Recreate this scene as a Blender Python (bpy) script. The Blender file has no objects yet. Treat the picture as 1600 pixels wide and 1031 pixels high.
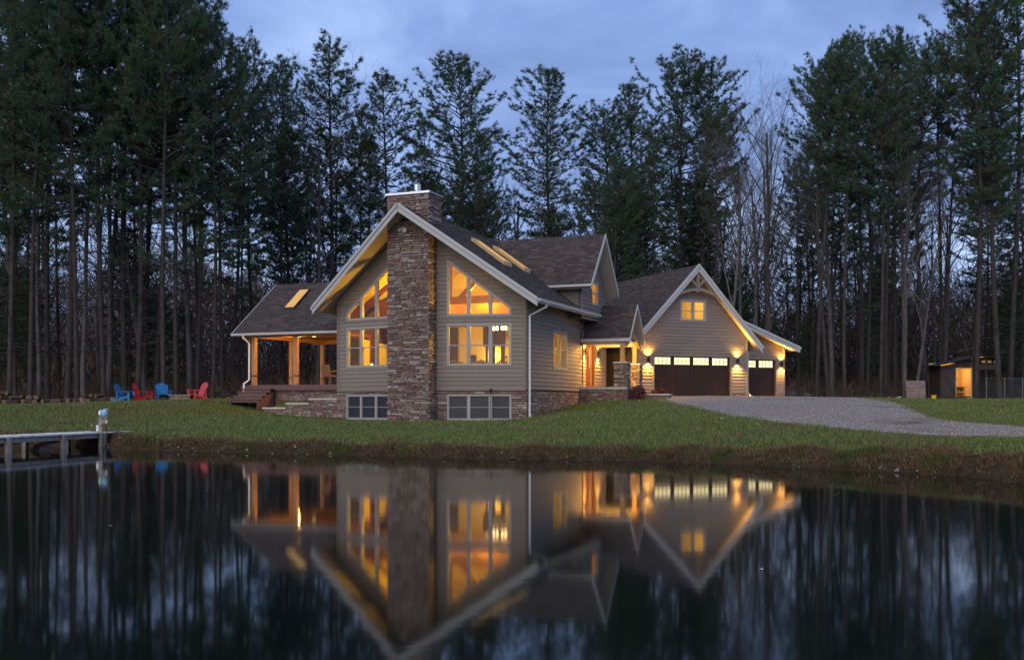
import bpy, math, random
import numpy as np
from mathutils import Vector, Matrix

R = random.Random(7)
NR = np.random.default_rng(7)
scene = bpy.context.scene
COL = scene.collection
E = 1.26                       # eye height above the pond, metres
rad = math.radians

# ------------------------------------------------------------------ camera, sky, light, exposure
cam = bpy.data.cameras.new('camera')
cam.sensor_width = 36.0
cam.lens = 36.0 * 1610 / 1600
cam.shift_y = 114.5 / 1600
cam.clip_start, cam.clip_end = 0.1, 2000
camo = bpy.data.objects.new('camera', cam)
camo.location = (0, 0, E)
camo.rotation_euler = (rad(90), 0, 0)
COL.objects.link(camo)
scene.camera = camo

world = bpy.data.worlds.new('World')
scene.world = world
world.use_nodes = True
nt = world.node_tree
nt.nodes.clear()


def N(tree, kind, **kw):
    n = tree.nodes.new(kind)
    for k, v in kw.items():
        if k.startswith('i_'):
            n.inputs[k[2:]].default_value = v
        else:
            setattr(n, k, v)
    return n


def ramp(tree, stops, interp='LINEAR'):
    n = tree.nodes.new('ShaderNodeValToRGB')
    cr = n.color_ramp
    cr.interpolation = interp
    while len(cr.elements) < len(stops):
        cr.elements.new(0.5)
    for e, (p, c) in zip(cr.elements, stops):
        e.position = p
        e.color = (*c, 1)
    return n


SUN_EL, SUN_ROT = 4.0, 200.0
L = nt.links.new
sky = N(nt, 'ShaderNodeTexSky', sky_type='NISHITA', sun_disc=False)
sky.sun_elevation, sky.sun_rotation = rad(SUN_EL), rad(SUN_ROT)
sky.air_density, sky.dust_density, sky.ozone_density = 1.0, 0.6, 4.0
tc = N(nt, 'ShaderNodeTexCoord')
sep = N(nt, 'ShaderNodeSeparateXYZ')
L(tc.outputs['Generated'], sep.inputs[0])
# the dusk overcast: even blue cloud, a little brighter towards the horizon, in soft streaks
el = ramp(nt, [(0.0, (2.5, 3.6, 6.3)), (0.15, (2.2, 3.25, 6.0)), (0.36, (1.55, 2.45, 4.9)), (1.0, (2.2, 2.9, 4.6))])
L(sep.outputs['Z'], el.inputs[0])
mp = N(nt, 'ShaderNodeMapping')
mp.inputs['Scale'].default_value = (1.5, 1.5, 4.2)
mp.inputs['Location'].default_value = (0.35, 0.1, 0.3)
L(tc.outputs['Generated'], mp.inputs[0])
nz = N(nt, 'ShaderNodeTexNoise', i_Scale=2.2, i_Detail=5.0, i_Roughness=0.52, i_Distortion=0.5)
L(mp.outputs[0], nz.inputs[0])
cl = ramp(nt, [(0.34, (0.66, 0.66, 0.68)), (0.50, (1.0, 0.97, 0.95)), (0.64, (1.62, 1.46, 1.22))])
L(nz.outputs[0], cl.inputs[0])
mul = N(nt, 'ShaderNodeMix', data_type='RGBA', blend_type='MULTIPLY')
mul.inputs[0].default_value = 1.0
L(el.outputs[0], mul.inputs[6])
L(cl.outputs[0], mul.inputs[7])
add = N(nt, 'ShaderNodeMix', data_type='RGBA', blend_type='MIX')
add.inputs[0].default_value = 0.97
L(sky.outputs[0], add.inputs[6])
L(mul.outputs[2], add.inputs[7])
bg = N(nt, 'ShaderNodeBackground', i_Strength=0.112)
L(add.outputs[2], bg.inputs[0])
wo = N(nt, 'ShaderNodeOutputWorld')
L(bg.outputs[0], wo.inputs[0])

sun = bpy.data.lights.new('sun', 'SUN')
sun.energy = 1.1
sun.angle = rad(60)
sun.color = (1.0, 0.88, 0.72)
suno = bpy.data.objects.new('sun', sun)
suno.rotation_euler = (rad(62), 0, rad(-24))
suno.location = (0, -20, 40)
COL.objects.link(suno)

vs = scene.view_settings
vs.view_transform = 'Standard'
vs.look = 'None'
vs.exposure = 0.6
vs.gamma = 1.0
vs.use_curve_mapping = False
scene.render.engine = 'CYCLES'
scene.cycles.use_denoising = True
scene.cycles.max_bounces = 8
scene.cycles.diffuse_bounces = 3
scene.cycles.glossy_bounces = 4
scene.cycles.transparent_max_bounces = 12
scene.cycles.caustics_reflective = False
scene.cycles.caustics_refractive = False
scene.cycles.sample_clamp_indirect = 4.0

# ------------------------------------------------------------------ materials
MATS = {}


def mat(name, col, rough=0.7, var=0.0, scale=6.0, col2=None, island=0.0, bump=0.0, bscale=40.0, metal=0.0,
        spec=0.3, stretch=(1, 1, 1), coords='Object', ramp_stops=None, patch=None):
    """col, mixed with col2 by noise; island = brightness spread per loose piece and per object;
    ramp_stops = colours picked per piece; patch = (colour, scale, lo, hi) large patches."""
    if name in MATS:
        return MATS[name]
    m = bpy.data.materials.new(name)
    m.use_nodes = True
    t = m.node_tree
    t.nodes.clear()
    ln = t.links.new
    out = N(t, 'ShaderNodeOutputMaterial')
    p = N(t, 'ShaderNodeBsdfPrincipled')
    p.inputs['Roughness'].default_value = rough
    p.inputs['Metallic'].default_value = metal
    p.inputs['Specular IOR Level'].default_value = spec
    ln(p.outputs[0], out.inputs[0])
    tcn = N(t, 'ShaderNodeTexCoord')
    mpn = N(t, 'ShaderNodeMapping')
    mpn.inputs['Scale'].default_value = stretch
    ln(tcn.outputs[coords], mpn.inputs[0])
    rnd = None
    if island or ramp_stops:
        geo = N(t, 'ShaderNodeNewGeometry')
        oi = N(t, 'ShaderNodeObjectInfo')
        a = N(t, 'ShaderNodeMath', operation='ADD')
        ln(geo.outputs['Random Per Island'], a.inputs[0])
        ln(oi.outputs['Random'], a.inputs[1])
        rnd = N(t, 'ShaderNodeMath', operation='FRACT')
        ln(a.outputs[0], rnd.inputs[0])
    if ramp_stops:
        c = ramp(t, ramp_stops)
        ln(rnd.outputs[0], c.inputs[0])
        cur = c.outputs[0]
    else:
        c = N(t, 'ShaderNodeRGB')
        c.outputs[0].default_value = (*col, 1)
        cur = c.outputs[0]
    if patch:
        pc, ps, lo, hi = patch
        pn = N(t, 'ShaderNodeTexNoise', i_Scale=ps, i_Detail=5.0, i_Roughness=0.6)
        ln(tcn.outputs[coords], pn.inputs[0])
        pr = ramp(t, [(lo, (0, 0, 0)), (hi, (1, 1, 1))])
        ln(pn.outputs[0], pr.inputs[0])
        mx = N(t, 'ShaderNodeMix', data_type='RGBA')
        ln(pr.outputs[0], mx.inputs[0])
        ln(cur, mx.inputs[6])
        mx.inputs[7].default_value = (*pc, 1)
        cur = mx.outputs[2]
    if var:
        n = N(t, 'ShaderNodeTexNoise', i_Scale=scale, i_Detail=6.0, i_Roughness=0.6)
        ln(mpn.outputs[0], n.inputs[0])
        if col2 is None:
            r2 = ramp(t, [(0.25, (1 - var,) * 3), (0.75, (1 + var,) * 3)])
            ln(n.outputs[0], r2.inputs[0])
            mx = N(t, 'ShaderNodeMix', data_type='RGBA', blend_type='MULTIPLY')
            mx.inputs[0].default_value = 1.0
            ln(cur, mx.inputs[6])
            ln(r2.outputs[0], mx.inputs[7])
        else:
            r2 = ramp(t, [(0.35, (0, 0, 0)), (0.65, (var,) * 3)])
            ln(n.outputs[0], r2.inputs[0])
            mx = N(t, 'ShaderNodeMix', data_type='RGBA')
            ln(r2.outputs[0], mx.inputs[0])
            ln(cur, mx.inputs[6])
            mx.inputs[7].default_value = (*col2, 1)
        cur = mx.outputs[2]
    if island:
        r3 = ramp(t, [(0.0, (1 - island,) * 3), (1.0, (1 + island,) * 3)])
        ln(rnd.outputs[0], r3.inputs[0])
        mx = N(t, 'ShaderNodeMix', data_type='RGBA', blend_type='MULTIPLY')
        mx.inputs[0].default_value = 1.0
        ln(cur, mx.inputs[6])
        ln(r3.outputs[0], mx.inputs[7])
        cur = mx.outputs[2]
    ln(cur, p.inputs['Base Color'])
    if bump:
        bn = N(t, 'ShaderNodeTexNoise', i_Scale=bscale, i_Detail=4.0)
        ln(mpn.outputs[0], bn.inputs[0])
        b = N(t, 'ShaderNodeBump', i_Strength=bump, i_Distance=0.02)
        ln(bn.outputs[0], b.inputs['Height'])
        ln(b.outputs[0], p.inputs['Normal'])
    MATS[name] = m
    return m


def emit(name, col, strength):
    if name in MATS:
        return MATS[name]
    m = bpy.data.materials.new(name)
    m.use_nodes = True
    t = m.node_tree
    t.nodes.clear()
    e = N(t, 'ShaderNodeEmission', i_Strength=strength)
    e.inputs[0].default_value = (*col, 1)
    o = N(t, 'ShaderNodeOutputMaterial')
    t.links.new(e.outputs[0], o.inputs[0])
    MATS[name] = m
    return m


def glass_mat():
    m = bpy.data.materials.new('window_glass')
    m.use_nodes = True
    t = m.node_tree
    t.nodes.clear()
    f = N(t, 'ShaderNodeFresnel', i_IOR=1.5)
    a = N(t, 'ShaderNodeMath', operation='MULTIPLY_ADD')
    a.inputs[1].default_value = 0.6
    a.inputs[2].default_value = 0.0
    t.links.new(f.outputs[0], a.inputs[0])
    tr = N(t, 'ShaderNodeBsdfTransparent')
    tr.inputs[0].default_value = (0.92, 0.93, 0.92, 1)
    g = N(t, 'ShaderNodeBsdfGlossy', i_Roughness=0.02)
    mx = N(t, 'ShaderNodeMixShader')
    t.links.new(a.outputs[0], mx.inputs[0])
    t.links.new(tr.outputs[0], mx.inputs[1])
    t.links.new(g.outputs[0], mx.inputs[2])
    o = N(t, 'ShaderNodeOutputMaterial')
    t.links.new(mx.outputs[0], o.inputs[0])
    MATS['glass'] = m
    return m


glass_mat()
mat('siding', (0.230, 0.192, 0.162), 0.75, var=0.10, scale=3.0, island=0.07, bump=0.12, bscale=30, stretch=(1, 1, 6))
mat('siding_back', (0.215, 0.174, 0.14), 0.8, var=0.1)
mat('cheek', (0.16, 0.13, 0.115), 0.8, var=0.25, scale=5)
mat('trim', (0.46, 0.455, 0.44), 0.5, var=0.05, scale=3)
mat('window_trim', (0.36, 0.335, 0.305), 0.5, var=0.05, scale=3)
mat('soffit', (0.46, 0.40, 0.33), 0.65, var=0.12, scale=14, stretch=(1, 8, 1))
mat('gutter', (0.70, 0.69, 0.67), 0.4, var=0.05)
mat('shingle', (0.10, 0.08, 0.075), 0.9, var=0.3, scale=25, bump=0.4, bscale=120,
    ramp_stops=[(0.0, (0.052, 0.040, 0.038)), (0.4, (0.068, 0.053, 0.049)), (0.75, (0.084, 0.065, 0.060)), (1.0, (0.108, 0.083, 0.077))])
mat('roof_deck', (0.05, 0.042, 0.04), 0.9)
STONE_R = [(0.0, (0.14, 0.095, 0.08)), (0.25, (0.20, 0.125, 0.10)), (0.5, (0.25, 0.20, 0.17)), (0.72, (0.26, 0.14, 0.105)),
           (0.86, (0.31, 0.25, 0.21)), (1.0, (0.40, 0.36, 0.32))]
mat('stone', (0.2, 0.15, 0.12), 0.85, var=0.28, scale=9, bump=0.5, bscale=26, ramp_stops=STONE_R)
mat('mortar', (0.06, 0.048, 0.04), 0.95, var=0.2)  # dark joint backing; its tone also supplies the shadow gaps between stones
mat('cap_stone', (0.55, 0.52, 0.47), 0.8, var=0.15, bump=0.2)
mat('concrete', (0.42, 0.39, 0.36), 0.85, var=0.15, bump=0.15)
mat('cedar', (0.42, 0.235, 0.105), 0.6, var=0.3, scale=4, stretch=(6, 6, 0.6), bump=0.15, island=0.08)
mat('beam', (0.22, 0.075, 0.012), 0.6, var=0.35, scale=3, stretch=(1, 5, 5), island=0.1)
mat('grey_wood', (0.36, 0.31, 0.27), 0.75, var=0.25, scale=5, stretch=(4, 4, 1))
mat('deck', (0.155, 0.085, 0.075), 0.6, var=0.25, scale=5, island=0.12, stretch=(1, 6, 6))
mat('door_brown', (0.046, 0.023, 0.013), 0.38, var=0.35, scale=4, stretch=(1, 1, 8), spec=0.25)
mat('front_door', (0.16, 0.05, 0.022), 0.35, var=0.3, scale=4, stretch=(5, 5, 1))
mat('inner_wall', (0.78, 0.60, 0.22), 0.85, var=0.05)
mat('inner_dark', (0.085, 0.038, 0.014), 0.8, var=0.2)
mat('inner_floor', (0.25, 0.12, 0.05), 0.4, var=0.2)
mat('sofa', (0.045, 0.03, 0.022), 0.9)
mat('black_metal', (0.018, 0.017, 0.017), 0.45, metal=0.5)
mat('steel', (0.62, 0.63, 0.65), 0.32, metal=0.9, var=0.1)
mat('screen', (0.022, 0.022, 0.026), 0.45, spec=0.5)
mat('screen_rail', (0.22, 0.22, 0.23), 0.5)
mat('bark_pine', (0.052, 0.042, 0.038), 0.95, var=0.45, scale=5, bump=0.6, bscale=14, stretch=(1, 1, 0.3), island=0.16)
mat('bark_grey', (0.105, 0.092, 0.088), 0.95, var=0.4, scale=4, bump=0.5, bscale=14, stretch=(1, 1, 0.3), island=0.22)
mat('needles', (0.030, 0.050, 0.030), 0.8, spec=0.12, patch=((0.080, 0.092, 0.040), 0.30, 0.50, 0.66),
    ramp_stops=[(0.0, (0.034, 0.062, 0.042)), (0.5, (0.058, 0.098, 0.058)), (1.0, (0.095, 0.138, 0.070))])
mat('brush', (0.1, 0.07, 0.05), 0.95,
    ramp_stops=[(0.0, (0.04, 0.028, 0.024)), (0.6, (0.085, 0.060, 0.046)), (0.9, (0.15, 0.085, 0.045)), (1.0, (0.24, 0.2, 0.175))])
mat('ground', (0.082, 0.110, 0.026), 0.95, spec=0.0, var=1.0, scale=1.4, col2=(0.092, 0.074, 0.034), bump=0.5, bscale=9,
    patch=((0.050, 0.036, 0.024), 0.35, 0.56, 0.66))
mat('forest_floor', (0.085, 0.055, 0.036), 0.95, spec=0.0, var=0.4, scale=3, bump=0.5, bscale=6)
mat('bank_soil', (0.05, 0.034, 0.02), 0.95, spec=0.0, var=0.5, scale=5, bump=0.7, bscale=10)
mat('grass', (0.07, 0.09, 0.025), 0.8, spec=0.15, patch=((0.150, 0.115, 0.055), 0.5, 0.54, 0.68),
    ramp_stops=[(0.0, (0.075, 0.112, 0.032)), (0.5, (0.118, 0.165, 0.045)), (0.82, (0.17, 0.195, 0.062)), (1.0, (0.30, 0.23, 0.12))])
mat('dry_grass', (0.15, 0.1, 0.05), 0.85, spec=0.15, patch=((0.075, 0.095, 0.026), 0.8, 0.52, 0.62),
    ramp_stops=[(0.0, (0.06, 0.034, 0.020)), (0.5, (0.135, 0.080, 0.044)), (0.85, (0.19, 0.125, 0.07)), (1.0, (0.30, 0.22, 0.14))])
mat('gravel_bed', (0.24, 0.215, 0.20), 0.95, var=0.3, scale=8, bump=0.8, bscale=30,
    patch=((0.24, 0.18, 0.15), 0.35, 0.52, 0.68))
mat('pebble', (0.4, 0.38, 0.36), 0.9, patch=((0.15, 0.105, 0.085), 0.28, 0.56, 0.66),
    ramp_stops=[(0.0, (0.16, 0.125, 0.10)), (0.5, (0.28, 0.235, 0.20)), (0.9, (0.43, 0.375, 0.33)), (1.0, (0.58, 0.53, 0.48))])
mat('blue_paint', (0.018, 0.17, 0.42), 0.45, var=0.08)
mat('red_paint', (0.40, 0.02, 0.022), 0.45, var=0.08)
mat('coral_paint', (0.62, 0.09, 0.10), 0.45, var=0.08)
mat('aqua_paint', (0.22, 0.52, 0.66), 0.4, var=0.12)
mat('yellow', (0.85, 0.50, 0.02), 0.45)
mat('white_plastic', (0.75, 0.75, 0.74), 0.4)
mat('terracotta', (0.36, 0.20, 0.14), 0.8, var=0.2)
mat('dock_wood', (0.60, 0.57, 0.54), 0.7, var=0.25, scale=5, island=0.12)
mat('dock_frame', (0.29, 0.25, 0.215), 0.85, var=0.35, scale=5)
mat('log_bark', (0.075, 0.05, 0.04), 0.95, var=0.4, scale=6, bump=0.5, island=0.3)
mat('log_end', (0.17, 0.11, 0.075), 0.9, var=0.2, island=0.25)
mat('shed_wood', (0.062, 0.046, 0.042), 0.9, var=0.35, scale=5, stretch=(6, 6, 1), island=0.15)
mat('fresh_pine', (0.62, 0.42, 0.19), 0.8, var=0.15, scale=5, stretch=(6, 6, 1), island=0.12)
mat('tin', (0.035, 0.03, 0.03), 0.6, metal=0.3)
mat('wire', (0.16, 0.20, 0.20), 0.5, metal=0.6)
mat('weathered_board', (0.26, 0.20, 0.175), 0.9, var=0.6, scale=3, col2=(0.13, 0.065, 0.055), bump=0.2)
mat('wicker', (0.17, 0.10, 0.06), 0.8, var=0.3, scale=30)
mat('shore_stone', (0.1, 0.08, 0.07), 0.9, spec=0.0, ramp_stops=[(0.0, (0.035, 0.026, 0.02)), (0.8, (0.075, 0.058, 0.046)), (0.95, (0.15, 0.12, 0.10)), (1.0, (0.30, 0.27, 0.24))])
mat('burgundy', (0.10, 0.02, 0.02), 0.8, ramp_stops=[(0.0, (0.06, 0.012, 0.012)), (1.0, (0.17, 0.035, 0.028))])
mat('rock', (0.085, 0.07, 0.06), 0.9, var=0.4, scale=4, bump=0.6, bscale=8)
mat('leaf_pale', (0.5, 0.45, 0.38), 0.9, ramp_stops=[(0.0, (0.30, 0.19, 0.09)), (0.6, (0.5, 0.42, 0.3)), (1.0, (0.75, 0.73, 0.68))])
mat('lit_bulb', (1, 1, 1))
emit('bulb_warm', (1.0, 0.62, 0.24), 7)
emit('bulb_sconce', (1.0, 0.66, 0.28), 30)
emit('disc_glow', (1.0, 0.62, 0.22), 1.8)
emit('lite_glow', (1.0, 0.80, 0.42), 1.3)
emit('skylight_glow', (1.0, 0.60, 0.24), 0.5)

# ------------------------------------------------------------------ object helpers


def link(name, me, parent=None, m=None, kind=None):
    o = bpy.data.objects.new(name, me)
    COL.objects.link(o)
    if m is not None:
        me.materials.append(MATS[m])
    if parent is not None:
        o.parent = parent
        if parent.type == 'EMPTY' and parent.get('_world'):
            o.matrix_parent_inverse = Matrix.Translation(-Vector(parent.location))
    if kind:
        o['kind'] = kind
    return o


def tag(o, label=None, cat=None, group=None, kind=None):
    if label:
        o['label'] = label
    if cat:
        o['category'] = cat
    if group:
        o['group'] = group
    if kind:
        o['kind'] = kind
    return o


def thing(name, loc, label, cat, group=None, rotz=0.0, world_kids=False):
    o = bpy.data.objects.new(name, None)
    o.empty_display_size = 0.2
    COL.objects.link(o)
    o.location = loc
    o.rotation_euler = (0, 0, rotz)
    if world_kids:
        o['_world'] = 1
    return tag(o, label, cat, group)


def tri_mesh(name, V, T, smooth=False):
    me = bpy.data.meshes.new(name)
    V = np.asarray(V, dtype=np.float32).reshape(-1, 3)
    T = np.asarray(T, dtype=np.int32).reshape(-1, 3)
    me.vertices.add(len(V))
    me.vertices.foreach_set('co', V.ravel())
    me.loops.add(T.size)
    me.loops.foreach_set('vertex_index', T.ravel())
    me.polygons.add(len(T))
    me.polygons.foreach_set('loop_start', np.arange(0, T.size, 3, dtype=np.int32))
    if smooth:
        me.polygons.foreach_set('use_smooth', np.ones(len(T), dtype=bool))
    me.update(calc_edges=True)
    return me


class MB:
    def __init__(s):
        s.v = []
        s.f = []
        s.sm = False

    def add(s, vs, fs):
        b = len(s.v)
        s.v += [tuple(x) for x in vs]
        s.f += [tuple(b + i for i in f) for f in fs]

    def hexa(s, p):
        """eight corners: 0-3 bottom ring, 4-7 top ring"""
        s.add(p, [(3, 2, 1, 0), (4, 5, 6, 7), (0, 1, 5, 4), (1, 2, 6, 5), (2, 3, 7, 6), (3, 0, 4, 7)])

    def box(s, x0, x1, y0, y1, z0, z1):
        s.hexa([(x0, y0, z0), (x1, y0, z0), (x1, y1, z0), (x0, y1, z0), (x0, y0, z1), (x1, y0, z1), (x1, y1, z1), (x0, y1, z1)])

    def bar(s, p0, p1, w, h, up=(0, 0, 1)):
        a, b = Vector(p0), Vector(p1)
        d = (b - a).normalized()
        u = Vector(up)
        sd = d.cross(u)
        if sd.length < 1e-4:
            sd = d.cross(Vector((1, 0, 0)))
        sd.normalize()
        u = sd.cross(d)
        q = []
        for o in (a, b):
            q += [o - sd * w / 2 - u * h / 2, o + sd * w / 2 - u * h / 2, o + sd * w / 2 + u * h / 2, o - sd * w / 2 + u * h / 2]
        s.hexa(q)

    def tube(s, pts, r, n=8, caps=True):
        pts = [Vector(p) for p in pts]
        rs = r if isinstance(r, (list, tuple)) else [r] * len(pts)
        b = len(s.v)
        ref = None
        for i, p in enumerate(pts):
            d = (pts[min(i + 1, len(pts) - 1)] - pts[max(i - 1, 0)]).normalized()
            if ref is None:
                ref = d.orthogonal().normalized()
            a = (ref - d * ref.dot(d)).normalized()
            c = d.cross(a)
            ref = a
            for k in range(n):
                t = 2 * math.pi * k / n
                s.v.append(tuple(p + (a * math.cos(t) + c * math.sin(t)) * rs[i]))
        for i in range(len(pts) - 1):
            for k in range(n):
                k2 = (k + 1) % n
                s.f.append((b + i * n + k, b + i * n + k2, b + (i + 1) * n + k2, b + (i + 1) * n + k))
        if caps:
            s.f.append(tuple(b + k for k in range(n))[::-1])
            e = b + (len(pts) - 1) * n
            s.f.append(tuple(e + k for k in range(n)))

    def lathe(s, prof, c=(0, 0, 0), n=12, axis='z'):
        b = len(s.v)
        for (r, z) in prof:
            for k in range(n):
                t = 2 * math.pi * k / n
                q = (r * math.cos(t), r * math.sin(t), z)
                if axis == 'x':
                    q = (q[2], q[0], q[1])
                elif axis == 'y':
                    q = (q[0], q[2], q[1])
                s.v.append((c[0] + q[0], c[1] + q[1], c[2] + q[2]))
        for i in range(len(prof) - 1):
            for k in range(n):
                k2 = (k + 1) % n
                s.f.append((b + i * n + k, b + i * n + k2, b + (i + 1) * n + k2, b + (i + 1) * n + k))
        s.f.append(tuple(b + k for k in range(n))[::-1])
        e = b + (len(prof) - 1) * n
        s.f.append(tuple(e + k for k in range(n)))

    def mesh(s, name):
        me = bpy.data.meshes.new(name)
        me.from_pydata(s.v, [], s.f)
        if s.sm:
            for p in me.polygons:
                p.use_smooth = True
        me.update()
        return me

    def build(s, name, m, parent=None, kind=None):
        return link(name, s.mesh(name), parent, m, kind)


# ------------------------------------------------------------------ plan frames of the house (wing and garage stand at 45 degrees)
TH, TG = rad(21.8), rad(23.2)
HC = np.array([-3.67, 45.2])
HU = np.array([math.cos(TH), -math.sin(TH)])
HV = np.array([math.sin(TH), math.cos(TH)])
GC = np.array([9.877, 56.5])
GU = np.array([math.cos(TG), math.sin(TG)])
GV = np.array([-math.sin(TG), math.cos(TG)])


def H(u, v):
    return HC + u * HU + v * HV


def G(u, v):
    return GC + u * GU + v * GV


def H3(u, v, z):
    p = H(u, v)
    return (p[0], p[1], z + E)


def G3(u, v, z):
    p = G(u, v)
    return (p[0], p[1], z + E)


def to_house(X, Y):
    dx, dy = X - HC[0], Y - HC[1]
    return dx * HU[0] + dy * HU[1], dx * HV[0] + dy * HV[1]


def to_garage(X, Y):
    dx, dy = X - GC[0], Y - GC[1]
    return dx * GU[0] + dy * GU[1], dx * GV[0] + dy * GV[1]


# ------------------------------------------------------------------ terrain
GP = np.array([(-7.43,46.0,0.52),(-4.27,43.0,0.49),(-2.67,43.0,0.51),(0.54,43.2,0.56),(-5.09,41.0,0.55),(-1.24,40.0,0.51),(1.43,46.0,0.83),(2.40,48.3,1.08),(3.35,50.0,1.29),(4.19,50.0,1.35),(4.90,49.3,1.38),(5.69,49.5,1.41),(-11.65,48.2,0.69),(-9.74,47.5,0.67),(-13.04,50.0,1.29),(-13.42,48.0,1.14),(-20.84,55.0,1.36),(-18.79,55.0,1.36),(-16.74,55.0,1.43),(-24.78,57.0,1.25),(-28.32,57.0,1.22),(-20.83,43.0,0.73),(-18.16,43.0,0.73),(-14.35,42.0,0.74),(-12.26,42.0,0.69),(-12.23,31.0,0.45),(-13.48,31.0,0.37),(-15.65,31.5,0.32),(-8.54,27.5,0.27),(-6.76,27.2,0.28),(-4.94,26.5,0.29),(-3.23,26.0,0.27),(-1.57,25.3,0.29),(0.77,24.7,0.28),(2.98,24.0,0.29),(4.91,22.6,0.33),(6.04,21.6,0.36),(7.19,20.3,0.40),(8.11,19.2,0.44),(8.75,17.6,0.49),(-2.11,34.0,0.37),(-5.28,34.0,0.37),(-7.61,35.0,0.43),(1.06,34.0,0.46),(7.24,53.0,1.52),(9.86,56.5,1.61),(12.50,57.5,1.62),(15.74,59.5,1.61),(3.91,42.0,1.00),(4.66,37.5,0.91),(5.33,33.0,0.81),(6.93,37.2,1.03),(7.01,28.2,0.77),(7.76,25.0,0.67),(8.46,22.7,0.61),(9.26,21.3,0.57),(10.09,20.3,0.54),(11.83,23.8,0.64),(11.65,26.8,0.73),(11.73,29.5,0.80),(13.17,34.2,0.94),(15.65,42.0,1.21),(18.11,55.0,1.52),(16.29,57.0,1.54),(17.74,42.0,1.05),(19.83,42.0,1.05),(24.65,63.0,1.46),(30.43,70.0,1.52),(33.79,68.0,1.60),(17.39,35.0,0.83),
               (-30,44,0.75),(-30,33,0.4),(-30,72,1.7),(-15,72,1.7),(0,72,1.7),(15,72,1.65),(34,55,1.5),(34,40,1.0),(34,20,.6),(20,20,.6),(14,14,.55),(34,14,.6),(-8,58,1.6),(0,60,1.6)])
SHORE = np.array([(-80.0, 33.0), (-30, 31.5), (-16.42,30.74),(-15.04,30.28),(-13.07,30.05),(-11.96,29.61),(-11.04,27.98),(-8.29,26.69),(-6.42,25.84),(-3.84,24.74),(-1.45,23.32),(0.71,22.79),(2.77,22.29),(4.24,21.35),(5.56,19.89),(6.65,18.78),(7.52,17.79),(7.94,15.97),(8.22,14.70),(8.6,12.0),(9.2,8.0),(10,0),(11,-16)])


def tps_fit(P):
    n = len(P)
    d = np.linalg.norm(P[:, None, :2] - P[None, :, :2], axis=2)
    K = np.where(d > 0, d * d * np.log(d + 1e-9), 0) + np.eye(n) * 6.0
    A = np.zeros((n + 3, n + 3))
    A[:n, :n] = K
    A[:n, n] = 1
    A[:n, n + 1:] = P[:, :2]
    A[n, :n] = 1
    A[n + 1:, :n] = P[:, :2].T
    return np.linalg.solve(A, np.concatenate([P[:, 2], [0, 0, 0]]))


TPS = tps_fit(GP)


def field(X, Y):
    Xc, Yc = np.clip(X, -30, 34), np.clip(Y, 14, 72)
    out = np.full(X.shape, TPS[len(GP)])
    out = out + TPS[len(GP) + 1] * Xc + TPS[len(GP) + 2] * Yc
    for (px, py, _), w in zip(GP, TPS[:len(GP)]):
        d2 = (Xc - px) ** 2 + (Yc - py) ** 2 + 1e-9
        out = out + w * 0.5 * d2 * np.log(d2)
    return out + np.clip(Y - 72, 0, 400) * 0.012


def wob(X, Y, s=1.0):
    return (np.sin(X * 2.1 * s + 1.3 * np.sin(Y * 1.7 * s)) + np.sin(Y * 2.7 * s + 1.1 * np.sin(X * 2.3 * s + 2)) + 0.7 * np.sin((X + Y) * 4.9 * s)) / 2.7


def shore_dist(X, Y):
    best = np.full(X.shape, 1e9)
    for (x0, y0), (x1, y1) in zip(SHORE[:-1], SHORE[1:]):
        dx, dy = x1 - x0, y1 - y0
        t = np.clip(((X - x0) * dx + (Y - y0) * dy) / (dx * dx + dy * dy), 0, 1)
        best = np.minimum(best, np.hypot(X - x0 - t * dx, Y - y0 - t * dy))
    inside = (Y < np.interp(X, SHORE[:, 0], SHORE[:, 1])) & (X < 11)
    return np.where(inside, -best, best)


def ground_z(X, Y):
    X = np.asarray(X, dtype=float)
    Y = np.asarray(Y, dtype=float)
    d = shore_dist(X, Y) + 0.16 * wob(X, Y, 1.0) + 0.06 * wob(X, Y, 3.1)
    f = field(X, Y) + 0.012 * wob(X, Y, 0.6)
    d = d - 0.22
    t = np.clip(d / 0.5, 0, 1)
    rise = t * t * (3 - 2 * t)
    t2 = np.clip((d - 0.3) / 1.6, 0, 1)
    land = f * (0.80 * rise + 0.20 * t2) + 0.03 * wob(X, Y, 2.6) * (rise - 0.75 * t2)
    z = np.where(d > 0, land, np.clip(d * 0.55, -1.3, 0) - 0.02)
    near = (Y < -12)
    return np.where(near, np.clip((-12 - Y) * 0.3, 0, 0.8), z)


def gz(x, y):
    return float(ground_z(np.array([x]), np.array([y]))[0])


xs = np.unique(np.concatenate([np.linspace(-260, -34, 26), np.arange(-34, 36, 0.3), np.linspace(36, 260, 26)]))
ys = np.unique(np.concatenate([np.linspace(-60, 8, 18), np.arange(8, 16, 0.6), np.arange(16, 32.4, 0.2), np.arange(32.4, 66, 0.5), np.linspace(66, 420, 40)]))
GX, GY = np.meshgrid(xs, ys)
GZ = ground_z(GX, GY)
nx, ny = len(xs), len(ys)
idx = np.arange(nx * ny).reshape(ny, nx)
q = np.stack([idx[:-1, :-1], idx[:-1, 1:], idx[1:, 1:], idx[1:, :-1]], -1).reshape(-1, 4)
T = np.concatenate([q[:, [0, 1, 2]], q[:, [0, 2, 3]]])
gm = tri_mesh('ground', np.stack([GX, GY, GZ], -1), T, smooth=True)
ground = link('ground', gm, None, 'ground', 'structure')
gm.materials.append(MATS['forest_floor'])
gm.materials.append(MATS['bank_soil'])
cx = GX.ravel()[T].mean(1)
cy = GY.ravel()[T].mean(1)
edge_back = np.interp(cx, [-60, -30, -14, -5, 10, 18, 24, 34, 60], [57, 57.5, 57.5, 62, 66, 62, 62.5, 68, 68])
sd = shore_dist(cx, cy)
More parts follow.
